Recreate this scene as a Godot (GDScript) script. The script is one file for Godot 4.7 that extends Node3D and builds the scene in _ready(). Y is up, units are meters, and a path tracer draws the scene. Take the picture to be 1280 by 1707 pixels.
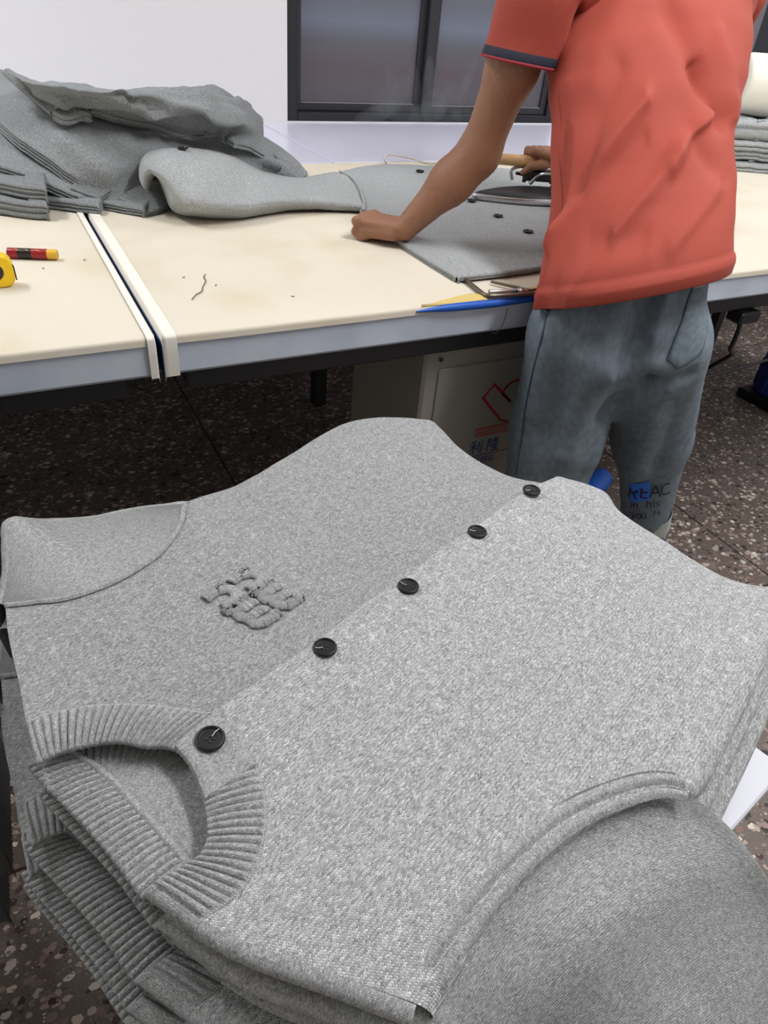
extends Node3D
# A knitwear finishing room: a stack of grey cardigans in front, a worker ironing at a padded table behind.

var rng := RandomNumberGenerator.new()
var noise := FastNoiseLite.new()
var mats := {}
var taken := {}
const TABLE := 0.89     # top of the ironing table
const STACK := 0.88     # top of the cardigan stack
const LAYER := 0.0213   # thickness of one folded cardigan
const BOARD := 0.731    # top of the white worktable


# ---------------------------------------------------------------- mesh building
class MB:
	var v := PackedVector3Array()
	var n := PackedVector3Array()
	var uv := PackedVector2Array()
	var ix := PackedInt32Array()

	func tri(a: int, b: int, c: int) -> void:
		ix.append(a); ix.append(c); ix.append(b)   # given counter-clockwise from the front

	# a sheet of rows; closed rings repeat their first point at the end. hint: the side that is the front (ZERO: outward from each ring)
	func grid(r: Array, closed := false, hint := Vector3.UP, tile := 0.17, swap := false) -> void:
		var nv: int = r.size()
		var nu: int = r[0].size()
		var base := v.size()
		var us := PackedFloat32Array([0.0])
		var mid: PackedVector3Array = r[nv / 2]
		for i in range(1, nu):
			us.append(us[i - 1] + mid[i].distance_to(mid[i - 1]))
		var vs := PackedFloat32Array([0.0])
		for j in range(1, nv):
			vs.append(vs[j - 1] + r[j][nu / 2].distance_to(r[j - 1][nu / 2]))
		var nn := PackedVector3Array()
		var total := 0.0
		for j in nv:
			var row: PackedVector3Array = r[j]
			var up: PackedVector3Array = r[mini(j + 1, nv - 1)]
			var dn: PackedVector3Array = r[maxi(j - 1, 0)]
			var c := Vector3.ZERO
			if hint == Vector3.ZERO:
				for p in row:
					c += p
				c /= nu
			for i in nu:
				var l := i - 1
				var h := i + 1
				if closed:
					if l < 0: l = nu - 2
					if h > nu - 1: h = 1
				else:
					l = maxi(l, 0)
					h = mini(h, nu - 1)
				var q := (row[h] - row[l]).cross(up[i] - dn[i])
				if q.length_squared() > 1e-16:
					q = q.normalized()
				else:
					q = Vector3.UP
				nn.append(q)
				total += q.dot(row[i] - c) if hint == Vector3.ZERO else q.dot(hint)
				v.append(row[i])
				uv.append(Vector2(vs[j], us[i]) / tile if swap else Vector2(us[i], vs[j]) / tile)
		var s := 1.0 if total >= 0.0 else -1.0
		for q in nn:
			n.append(q * s)
		for j in nv - 1:
			for i in nu - 1:
				var a := base + j * nu + i
				if s > 0.0:
					tri(a, a + 1, a + nu + 1)
					tri(a, a + nu + 1, a + nu)
				else:
					tri(a, a + nu + 1, a + 1)
					tri(a, a + nu, a + nu + 1)

	# lays the knit straight along a direction, as a flat panel is knitted
	func straight(along: Vector3, tile := 0.17) -> void:
		var d := Vector3(along.x, 0, along.z).normalized()
		var a := Vector3(-d.z, 0, d.x)
		for i in v.size():
			uv[i] = Vector2(v[i].dot(a), v[i].dot(d) - v[i].y * 0.7) / tile

	func face(p: Array) -> void:   # flat polygon, counter-clockwise from the front
		var q: Vector3 = (p[1] - p[0]).cross(p[2] - p[0]).normalized()
		var base := v.size()
		var t: Vector3 = (p[1] - p[0]).normalized()
		var b := q.cross(t)
		for c in p:
			v.append(c); n.append(q); uv.append(Vector2(t.dot(c), b.dot(c)))
		for k in range(1, p.size() - 1):
			tri(base, base + k, base + k + 1)

	# box with chamfered edges
	func box(size: Vector3, at := Transform3D.IDENTITY, r := 0.003) -> void:
		var h := size / 2.0
		r = minf(r, minf(h.x, minf(h.y, h.z)) * 0.9)
		var f := func(sx: float, sy: float, sz: float, ax: int) -> Vector3:
			var p := Vector3(sx * (h.x - (0.0 if ax == 0 else r)), sy * (h.y - (0.0 if ax == 1 else r)), sz * (h.z - (0.0 if ax == 2 else r)))
			return at * p
		for s in [-1.0, 1.0]:
			var xs := [f.call(s, -1, -1, 0), f.call(s, 1, -1, 0), f.call(s, 1, 1, 0), f.call(s, -1, 1, 0)]
			var ys := [f.call(-1, s, -1, 1), f.call(-1, s, 1, 1), f.call(1, s, 1, 1), f.call(1, s, -1, 1)]
			var zs := [f.call(-1, -1, s, 2), f.call(1, -1, s, 2), f.call(1, 1, s, 2), f.call(-1, 1, s, 2)]
			for q in [xs, ys, zs]:
				if s < 0: q.reverse()
				face(q)
			for t in [-1.0, 1.0]:
				var e1 := [f.call(s, t, -1, 0), f.call(s, t, 1, 0), f.call(s, t, 1, 1), f.call(s, t, -1, 1)]
				var e2 := [f.call(s, -1, t, 0), f.call(s, 1, t, 0), f.call(s, 1, t, 2), f.call(s, -1, t, 2)]
				var e3 := [f.call(-1, s, t, 1), f.call(1, s, t, 1), f.call(1, s, t, 2), f.call(-1, s, t, 2)]
				for q in [e1, e2, e3]:
					outward(q, at.origin)
				for w in [-1.0, 1.0]:
					outward([f.call(s, t, w, 0), f.call(s, t, w, 1), f.call(s, t, w, 2)], at.origin)

	func outward(p: Array, c: Vector3) -> void:
		var q: Vector3 = (p[1] - p[0]).cross(p[2] - p[0])
		if q.dot(p[0] - c) < 0:
			p.reverse()
		face(p)

	func tube(path: Array, r: Variant, sides := 8, tile := 0.17, squash := 1.0) -> void:
		var rows := []
		var count := path.size()
		var up := Vector3.UP
		for j in count:
			var d: Vector3 = (path[mini(j + 1, count - 1)] - path[maxi(j - 1, 0)]).normalized()
			if absf(d.dot(up)) > 0.95: up = Vector3(0.3, 0.2, 1).normalized()
			var a := d.cross(up).normalized()
			var b := a.cross(d).normalized()
			var rr: float = r[j] if r is Array or r is PackedFloat32Array else r
			var row := PackedVector3Array()
			for i in sides + 1:
				var t := TAU * i / sides
				row.append(path[j] + (a * cos(t) + b * sin(t) * squash) * rr)
			rows.append(row)
		var first := PackedVector3Array(); var last := PackedVector3Array()
		for i in sides + 1:
			first.append(path[0]); last.append(path[count - 1])
		rows.push_front(first); rows.push_back(last)
		grid(rows, true, Vector3.ZERO, tile)

	func lathe(profile: Array, at := Transform3D.IDENTITY, sides := 24) -> void:   # profile of (radius, height)
		var rows := []
		for p in profile:
			var row := PackedVector3Array()
			for i in sides + 1:
				var t := TAU * i / sides
				row.append(at * Vector3(p.x * cos(t), p.y, p.x * sin(t)))
			rows.append(row)
		# facing: by the profile's own turning (bottom to top means outward)
		grid_oriented(rows)

	func grid_oriented(rows: Array) -> void:
		var before := n.size()
		var bi := ix.size()
		grid(rows, true, Vector3.ZERO)
		var c := Vector3.ZERO
		for k in range(before, v.size()): c += v[k]
		c /= (v.size() - before)
		var s := 0.0
		for k in range(before, v.size()): s += n[k].dot(v[k] - c)
		if s < 0:
			for k in range(before, n.size()): n[k] = -n[k]
			for k in range(bi, ix.size(), 3):
				var t := ix[k + 1]; ix[k + 1] = ix[k + 2]; ix[k + 2] = t

	func mesh(origin := Vector3.ZERO) -> ArrayMesh:
		var a := []
		a.resize(Mesh.ARRAY_MAX)
		var vv := v
		if origin != Vector3.ZERO:
			vv = Transform3D(Basis.IDENTITY, -origin) * v
		a[Mesh.ARRAY_VERTEX] = vv
		a[Mesh.ARRAY_NORMAL] = n
		a[Mesh.ARRAY_TEX_UV] = uv
		a[Mesh.ARRAY_INDEX] = ix
		var m := ArrayMesh.new()
		m.add_surface_from_arrays(Mesh.PRIMITIVE_TRIANGLES, a)
		return m


func numbered(called: String) -> String:
	var k: int = taken.get(called, 0)
	taken[called] = k + 1
	return called if k == 0 else "%s_%03d" % [called, k]


func thing(called: String, label: String, category: String, at := Vector3.ZERO, group := "") -> Node3D:
	var o := Node3D.new()
	o.name = numbered(called)
	add_child(o, true)
	o.position = at
	tag(o, label, category, group)
	return o


func tag(o: Node, label: String, category := "", group := "") -> void:
	if label: o.set_meta("label", label)
	if category: o.set_meta("category", category)
	if group: o.set_meta("group", group)


func obj(called: String, mesh: Mesh, material: Material, parent: Node = self) -> MeshInstance3D:
	var o := MeshInstance3D.new()
	o.name = numbered(called) if parent == self else called
	o.mesh = mesh
	o.material_override = material
	o.cast_shadow = GeometryInstance3D.SHADOW_CASTING_SETTING_ON
	parent.add_child(o, true)
	return o


func struct(called: String, label := "") -> Node3D:
	var o := Node3D.new()
	o.name = called
	add_child(o, true)
	o.set_meta("kind", "structure")
	if label: o.set_meta("label", label)
	return o


func xf(at: Vector3, yaw := 0.0) -> Transform3D:
	return Transform3D(Basis(Vector3.UP, yaw), at)


func bxmesh(size: Vector3, at: Vector3, r := 0.003, yaw := 0.0) -> ArrayMesh:
	var m := MB.new()
	m.box(size, xf(at, yaw), r)
	return m.mesh()


# ---------------------------------------------------------------- curves and sheets
func crv(pts: Array, count: int) -> PackedVector3Array:   # Catmull-Rom through pts, evenly spaced
	var dense := PackedVector3Array()
	var k := pts.size()
	if k == 2:
		dense = PackedVector3Array([pts[0], pts[1]])
	else:
		for i in k - 1:
			var p0: Vector3 = pts[i - 1] if i > 0 else pts[0] * 2.0 - pts[1]
			var p3: Vector3 = pts[i + 2] if i + 2 < k else pts[k - 1] * 2.0 - pts[k - 2]
			for s in 10:
				dense.append(pts[i].cubic_interpolate(pts[i + 1], p0, p3, s / 10.0))
		dense.append(pts[k - 1])
	var total := 0.0
	for i in range(1, dense.size()): total += dense[i].distance_to(dense[i - 1])
	var out := PackedVector3Array([dense[0]])
	var at := 0.0
	var seg := 1
	for j in range(1, count):
		var want := total * j / count
		while seg < dense.size() - 1 and at + dense[seg].distance_to(dense[seg - 1]) < want:
			at += dense[seg].distance_to(dense[seg - 1])
			seg += 1
		var l := dense[seg].distance_to(dense[seg - 1])
		out.append(dense[seg - 1].lerp(dense[seg], clampf((want - at) / maxf(l, 1e-9), 0.0, 1.0)))
	out.append(dense[dense.size() - 1])
	return out


# a: v=0 edge (u 0..1), b: u=1 edge (v 0..1), c: v=1 edge (u 0..1), d: u=0 edge (v 0..1)
func coons(a: Array, b: Array, c: Array, d: Array, nu: int, nv: int) -> Array:
	var ca := crv(a, nu); var cc := crv(c, nu)
	var cb := crv(b, nv); var cd := crv(d, nv)
	var rows := []
	for j in nv + 1:
		var t := float(j) / nv
		var row := PackedVector3Array()
		for i in nu + 1:
			var s := float(i) / nu
			var p := ca[i] * (1 - t) + cc[i] * t + cd[j] * (1 - s) + cb[j] * s
			p -= ca[0] * (1 - s) * (1 - t) + ca[nu] * s * (1 - t) + cc[0] * (1 - s) * t + cc[nu] * s * t
			row.append(p)
		rows.append(row)
	return rows


# smooth surface through a net of control rows
func net(ctrl: Array, nu: int, nv: int) -> Array:
	var cols := []
	for r in ctrl: cols.append(crv(r, nu))
	var rows := []
	for j in nv + 1: rows.append(PackedVector3Array())
	for i in nu + 1:
		var line := []
		for r in cols: line.append(r[i])
		var c := crv(line, nv)
		for j in nv + 1: rows[j].append(c[j])
	return rows


func turned(rows: Array) -> Array:
	var out := []
	for i in rows[0].size():
		var r := PackedVector3Array()
		for j in rows.size(): r.append(rows[j][i])
		out.append(r)
	return out


# rounds the edge of a sheet over: an arc of radius r, then straight down to drop below the edge. side: 0 first row, 1 last row, 2 first column, 3 last column
func roll(rows: Array, side: int, r: float, drop: float, folds := 0, tuck := 0.006) -> Array:
	var g := rows if side < 2 else turned(rows)
	var first := side == 0 or side == 2
	var e: PackedVector3Array = g[0] if first else g[g.size() - 1]
	var e2: PackedVector3Array = g[2] if first else g[g.size() - 3]
	var dirs := PackedVector3Array()
	for i in e.size():
		var o := e[i] - e2[i]
		o.y = 0
		dirs.append(o.normalized() if o.length() > 1e-6 else (dirs[i - 1] if i else Vector3.ZERO))
	var add := []
	for k in range(1, 6):
		var t := PI / 2 * k / 5
		add.append([r * sin(t), r * (1 - cos(t))])
	var steps := 3 if folds == 0 else folds * 8
	for k in range(1, steps + 1):
		var t := float(k) / steps
		var inn := -tuck * t if folds == 0 else -r * 0.9 * pow(absf(cos(PI * folds * t + 0.0)), 6.0) * (1.0 if k < steps else 1.0)
		if drop > r:
			add.append([r + inn, r + (drop - r) * t])
	for q in add:
		var row := PackedVector3Array()
		for i in e.size():
			row.append(e[i] + dirs[i] * q[0] + Vector3(0, -q[1], 0))
		if first: g.push_front(row)
		else: g.push_back(row)
	return g if side < 2 else turned(g)


func wrinkle(rows: Array, amp: float, freq: float, off := 0.0) -> Array:
	noise.frequency = freq
	for j in rows.size():
		for i in rows[j].size():
			var p: Vector3 = rows[j][i]
			rows[j][i] = p + Vector3(0, noise.get_noise_3d(p.x, off, p.z) * amp, 0)
	return rows


# knitted ribs across the u direction: moves points along the sheet's own normal
func rib(rows: Array, count: float, amp: float, along_v := false, v0 := 0.0, v1 := 1.0) -> Array:
	var nv: int = rows.size() - 1
	var nu: int = rows[0].size() - 1
	var out := []
	for j in nv + 1:
		var row := PackedVector3Array()
		for i in nu + 1:
			var p: Vector3 = rows[j][i]
			var du: Vector3 = rows[j][mini(i + 1, nu)] - rows[j][maxi(i - 1, 0)]
			var dv: Vector3 = rows[mini(j + 1, nv)][i] - rows[maxi(j - 1, 0)][i]
			var q := du.cross(dv)
			q = q.normalized() if q.length() > 1e-12 else Vector3.UP
			if q.y < -0.2: q = -q
			var s := float(i) / nu
			var t := float(j) / nv
			var along := t if along_v else s
			var other := s if along_v else t
			if other >= v0 and other <= v1:
				p += q * amp * (sqrt(absf(sin(PI * along * count))) - 0.55)
			row.append(p)
		out.append(row)
	return out


# raised or sunken folds along segments: [from, to, how far out, how wide]
func crease(rows: Array, folds: Array) -> Array:
	var nv: int = rows.size() - 1
	var nu: int = rows[0].size() - 1
	var out := []
	for j in nv + 1:
		var row := PackedVector3Array()
		for i in nu + 1:
			var p: Vector3 = rows[j][i]
			var du: Vector3 = rows[j][mini(i + 1, nu)] - rows[j][maxi(i - 1, 0)]
			var dv: Vector3 = rows[mini(j + 1, nv)][i] - rows[maxi(j - 1, 0)][i]
			var q := du.cross(dv)
			q = q.normalized() if q.length() > 1e-12 else Vector3.UP
			if q.y + q.z * 0.5 < 0.0: q = -q
			var mv := 0.0
			for f in folds:
				var a: Vector3 = f[0]
				var d: Vector3 = f[1] - a
				var u := clampf((p - a).dot(d) / d.length_squared(), 0.0, 1.0)
				var w: float = p.distance_to(a + d * u) / f[3]
				if w < 3.0: mv += f[2] * exp(-w * w)
			row.append(p + q * mv)
		out.append(row)
	return out


func keep_above(rows: Array, y: float) -> Array:
	for r in rows:
		for i in r.size():
			if r[i].y < y: r[i] = Vector3(r[i].x, y, r[i].z)
	return rows


func grow(p: PackedVector3Array, d: Vector3) -> PackedVector3Array:
	var o := PackedVector3Array()
	for q in p: o.append(q + d)
	return o


# a raised ribbon (a seam or a tape) along a curve
func ribbon(m: MB, path: PackedVector3Array, side: float, width: float, height: float) -> void:
	var rows := []
	var k := path.size()
	for j in 7:
		var t := j / 6.0
		var row := PackedVector3Array()
		for i in k:
			var d := path[mini(i + 1, k - 1)] - path[maxi(i - 1, 0)]
			d.y = 0
			var o := Vector3(-d.z, 0, d.x).normalized()
			row.append(path[i] + o * (side + (t - 0.5) * width) + Vector3(0, height * (sin(PI * t) - 0.25), 0))
		rows.append(row)
	m.grid(rows, false, Vector3.UP)


# ---------------------------------------------------------------- rounded bodies: joined tapered capsules, meshed as surface nets
# bone: [a, b, radius at a, radius at b, flat end at b]
func flesh(m: MB, bones: Array, cell: float, k: float, bumps := 0.0, freq := 8.0) -> void:
	var lo := Vector3.ONE * 1e9
	var hi := -lo
	for b in bones:
		for e in 2:
			var r: float = b[2 + e] + k + cell * 2
			lo = lo.min(b[e] - Vector3.ONE * r)
			hi = hi.max(b[e] + Vector3.ONE * r)
	var nx := int((hi.x - lo.x) / cell) + 2
	var ny := int((hi.y - lo.y) / cell) + 2
	var nz := int((hi.z - lo.z) / cell) + 2
	var sy := nx
	var sz := nx * ny
	var f := PackedFloat32Array()
	f.resize(nx * ny * nz)
	f.fill(1.0)
	noise.frequency = freq
	for b in bones:
		var a: Vector3 = b[0]
		var d: Vector3 = b[1] - a
		var ra: float = b[2]
		var rb: float = b[3]
		var flat: bool = b.size() > 4 and b[4]
		var l2 := maxf(d.length_squared(), 1e-9)
		var dn := d.normalized()
		var r := maxf(ra, rb) + k + cell * 2
		var p0 := (a.min(b[1]) - Vector3.ONE * r - lo) / cell
		var p1 := (a.max(b[1]) + Vector3.ONE * r - lo) / cell
		for z in range(maxi(int(p0.z), 0), mini(int(p1.z) + 2, nz)):
			for y in range(maxi(int(p0.y), 0), mini(int(p1.y) + 2, ny)):
				var at := z * sz + y * sy
				for x in range(maxi(int(p0.x), 0), mini(int(p1.x) + 2, nx)):
					var p := lo + Vector3(x, y, z) * cell - a
					var t := clampf(p.dot(d) / l2, 0.0, 1.0)
					var q := (p - d * t).length() - lerpf(ra, rb, t)
					if q > r: continue
					if flat: q = maxf(q, p.dot(dn) - sqrt(l2))
					var w := f[at + x]
					var h := maxf(k - absf(q - w), 0.0) / k
					f[at + x] = minf(q, w) - h * h * k * 0.25
	var ids := {}
	var first := v_count(m)
	for z in nz - 1:
		for y in ny - 1:
			var at := z * sz + y * sy
			for x in nx - 1:
				var c := at + x
				var f0 := f[c]
				if f0 > cell * 2.0 or f0 < -cell * 2.0: continue
				var q := [f0, f[c + 1], f[c + sy], f[c + sy + 1], f[c + sz], f[c + sz + 1], f[c + sz + sy], f[c + sz + sy + 1]]
				var inside := 0
				for e in q:
					if e < 0.0: inside += 1
				if inside == 0 or inside == 8: continue
				var sum := Vector3.ZERO
				var cnt := 0
				for e in [[0, 1], [2, 3], [4, 5], [6, 7], [0, 2], [1, 3], [4, 6], [5, 7], [0, 4], [1, 5], [2, 6], [3, 7]]:
					var va: float = q[e[0]]
					var vb: float = q[e[1]]
					if (va < 0.0) != (vb < 0.0):
						var t := va / (va - vb)
						var pa := Vector3(e[0] & 1, (e[0] >> 1) & 1, e[0] >> 2)
						var pb := Vector3(e[1] & 1, (e[1] >> 1) & 1, e[1] >> 2)
						sum += pa.lerp(pb, t)
						cnt += 1
				var g := Vector3(q[1] + q[3] + q[5] + q[7] - q[0] - q[2] - q[4] - q[6], q[2] + q[3] + q[6] + q[7] - q[0] - q[1] - q[4] - q[5], q[4] + q[5] + q[6] + q[7] - q[0] - q[1] - q[2] - q[3]).normalized()
				var pos := lo + (Vector3(x, y, z) + sum / cnt) * cell
				if bumps > 0.0:
					pos += g * noise.get_noise_3d(pos.x, pos.y * 0.22, pos.z) * bumps
				ids[c] = m.v.size()
				m.v.append(pos)
				m.n.append(g)
				m.uv.append(Vector2(pos.x + pos.z, pos.y) / 0.24)
	for c in ids:
		var x: int = c % nx
		var y: int = (c / nx) % ny
		var z: int = c / sz
		if x == 0 or y == 0 or z == 0: continue
		for e in [[1, sy, sz], [sy, sz, 1], [sz, 1, sy]]:
			var s0 := f[c] < 0.0
			if s0 == (f[c + e[0]] < 0.0): continue
			var i0: int = ids.get(c, -1); var i1: int = ids.get(c - e[1], -1); var i2: int = ids.get(c - e[1] - e[2], -1); var i3: int = ids.get(c - e[2], -1)
			if i0 < 0 or i1 < 0 or i2 < 0 or i3 < 0: continue
			if s0:
				m.tri(i0, i1, i2); m.tri(i0, i2, i3)
			else:
				m.tri(i0, i2, i1); m.tri(i0, i3, i2)
	# normals again from the moved faces
	if bumps > 0.0:
		var acc := PackedVector3Array()
		acc.resize(m.v.size())
		for i in range(0, m.ix.size(), 3):
			if m.ix[i] < first: continue
			var q := (m.v[m.ix[i + 2]] - m.v[m.ix[i]]).cross(m.v[m.ix[i + 1]] - m.v[m.ix[i]])
			for e in 3: acc[m.ix[i + e]] += q
		for i in range(first, m.v.size()):
			if acc[i].length() > 1e-12: m.n[i] = acc[i].normalized()


func v_count(m: MB) -> int:
	return m.v.size()


# ---------------------------------------------------------------- textures
func image_tex(im: Image) -> ImageTexture:
	return ImageTexture.create_from_image(im)


# stockinette: columns of V stitches (height) and the flecked yarn that knits them (colour)
func knit_textures() -> Array:
	var S := 1024
	var wales := 92
	var courses := 132
	var ph := PackedByteArray(); ph.resize(S * S)
	var pc := PackedByteArray(); pc.resize(S * S)
	var fleck := PackedFloat32Array(); fleck.resize(wales * 2 * courses)
	for i in fleck.size():
		var q := rng.randf()
		fleck[i] = (0.86 + 0.24 * rng.randf()) * (1.13 if q > 0.88 else (0.87 if q < 0.12 else 1.0))
	var cloud := FastNoiseLite.new()
	cloud.seed = 4
	cloud.frequency = 0.02
	var big := cloud.get_seamless_image(S, S)
	cloud.frequency = 0.25
	var fine := cloud.get_seamless_image(S, S)
	var bigd := big.get_data()
	var fined := fine.get_data()
	for y in S:
		var fy := float(y) * courses / S
		for x in S:
			var fx := float(x) * wales / S
			var w := int(fx)
			var t := absf(fx - w - 0.5) * 2.0
			var cy := fy + t * 0.85
			var leg := w * 2 + (1 if fx - w > 0.5 else 0)
			var c := posmod(int(cy), courses)
			var hgt := (0.15 + 0.85 * sqrt(sin(PI * clampf(t * 0.9 + 0.1, 0, 1)))) * (0.5 + 0.5 * sin(PI * (cy - floorf(cy))))
			var i := y * S + x
			ph[i] = int(clampf(hgt * 255.0, 0, 255))
			var tone := fleck[leg * courses + c] * (0.88 + 0.24 * fined[i] / 255.0) * (0.94 + 0.12 * bigd[i] / 255.0)
			pc[i] = int(clampf(tone * 205.0, 0, 255))
	return [image_tex(Image.create_from_data(S, S, false, Image.FORMAT_L8, pc)), image_tex(Image.create_from_data(S, S, false, Image.FORMAT_L8, ph))]


func terrazzo_texture() -> ImageTexture:
	var S := 1024
	var im := Image.create(S, S, false, Image.FORMAT_RGB8)
	var d := PackedByteArray(); d.resize(S * S * 3)
	var f := FastNoiseLite.new()
	f.seed = 9
	f.frequency = 0.15
	var fd := f.get_seamless_image(S, S).get_data()
	for i in S * S:
		var k := 0.8 + 0.4 * fd[i] / 255.0
		d[i * 3] = int(112 * k); d[i * 3 + 1] = int(101 * k); d[i * 3 + 2] = int(93 * k)
	var tones := [Color8(206, 198, 184), Color8(190, 176, 162), Color8(160, 138, 128), Color8(140, 120, 112), Color8(58, 44, 40), Color8(72, 62, 58), Color8(126, 118, 112), Color8(178, 164, 156), Color8(120, 96, 88)]
	for n in 4200:
		var big := rng.randf()
		var r := lerpf(2.5, 17.0, pow(big, 3.2))
		var cx := rng.randi() % S
		var cy := rng.randi() % S
		var col: Color = tones[rng.randi() % tones.size()]
		var k := 5 + rng.randi() % 3
		var planes := []
		var a0 := rng.randf() * TAU
		var st := rng.randf_range(0.55, 1.0)
		for e in k:
			var a := a0 + TAU * (e + rng.randf_range(-0.25, 0.25)) / k
			planes.append(Vector3(cos(a), sin(a) / st, r * rng.randf_range(0.7, 1.0)))
		var R := int(r) + 2
		var shade := rng.randf_range(0.95, 1.18)
		for y in range(-R, R + 1):
			for x in range(-R, R + 1):
				var ok := true
				for p in planes:
					if p.x * x + p.y * y > p.z:
						ok = false
						break
				if ok:
					var i := (posmod(cy + y, S) * S + posmod(cx + x, S)) * 3
					d[i] = int(minf(col.r8 * shade, 255)); d[i + 1] = int(minf(col.g8 * shade, 255)); d[i + 2] = int(minf(col.b8 * shade, 255))
	im.set_data(S, S, false, Image.FORMAT_RGB8, d)
	return image_tex(im)


func noise_tex(size: int, freq: float, ramp: Array, sd := 1, octaves := 4) -> NoiseTexture2D:
	var t := NoiseTexture2D.new()
	t.width = size; t.height = size; t.seamless = true
	var f := FastNoiseLite.new()
	f.seed = sd; f.frequency = freq; f.fractal_octaves = octaves
	t.noise = f
	var g := Gradient.new()
	g.offsets = PackedFloat32Array([0.0, 0.5, 1.0])
	g.colors = PackedColorArray(ramp)
	t.color_ramp = g
	return t


# twill of denim, light and dark threads
func denim_textures() -> Array:
	var S := 512
	var pc := PackedByteArray(); pc.resize(S * S)
	var f := FastNoiseLite.new()
	f.seed = 21; f.frequency = 0.01
	var wash := f.get_seamless_image(S, S).get_data()
	for y in S:
		for x in S:
			var tw := 1.0 if posmod(x + y, 6) < 4 else 1.3
			var slub := 0.9 + 0.2 * (float((x * 7919) % 101) / 101.0)
			pc[y * S + x] = int(clampf(150.0 * tw * slub * (0.91 + 0.18 * wash[y * S + x] / 255.0), 0, 255))
	return [image_tex(Image.create_from_data(S, S, false, Image.FORMAT_L8, pc))]


# embossed grid of the felt cover on the ironing table
func dots_texture() -> ImageTexture:
	var S := 256
	var p := PackedByteArray(); p.resize(S * S)
	for y in S:
		for x in S:
			p[y * S + x] = int(128 + 60 * sin(TAU * x * 8 / S) * sin(TAU * y * 8 / S) + rng.randf() * 50)
	return image_tex(Image.create_from_data(S, S, false, Image.FORMAT_L8, p))


func mat(called: String, c: Color, rough := 0.7, metal := 0.0) -> StandardMaterial3D:
	var m := StandardMaterial3D.new()
	m.resource_name = called
	m.albedo_color = c
	m.roughness = rough
	m.metallic = metal
	mats[called] = m
	return m


func knit(called: String, c: Color, maps: Array, relief := 0.13) -> StandardMaterial3D:
	var m := mat(called, c, 0.95)
	m.albedo_texture = maps[0]
	m.heightmap_enabled = true
	m.heightmap_texture = maps[1]
	m.heightmap_scale = relief
	m.rim_enabled = true
	m.rim = 0.3
	m.rim_tint = 0.5
	m.metallic_specular = 0.2
	return m


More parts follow.
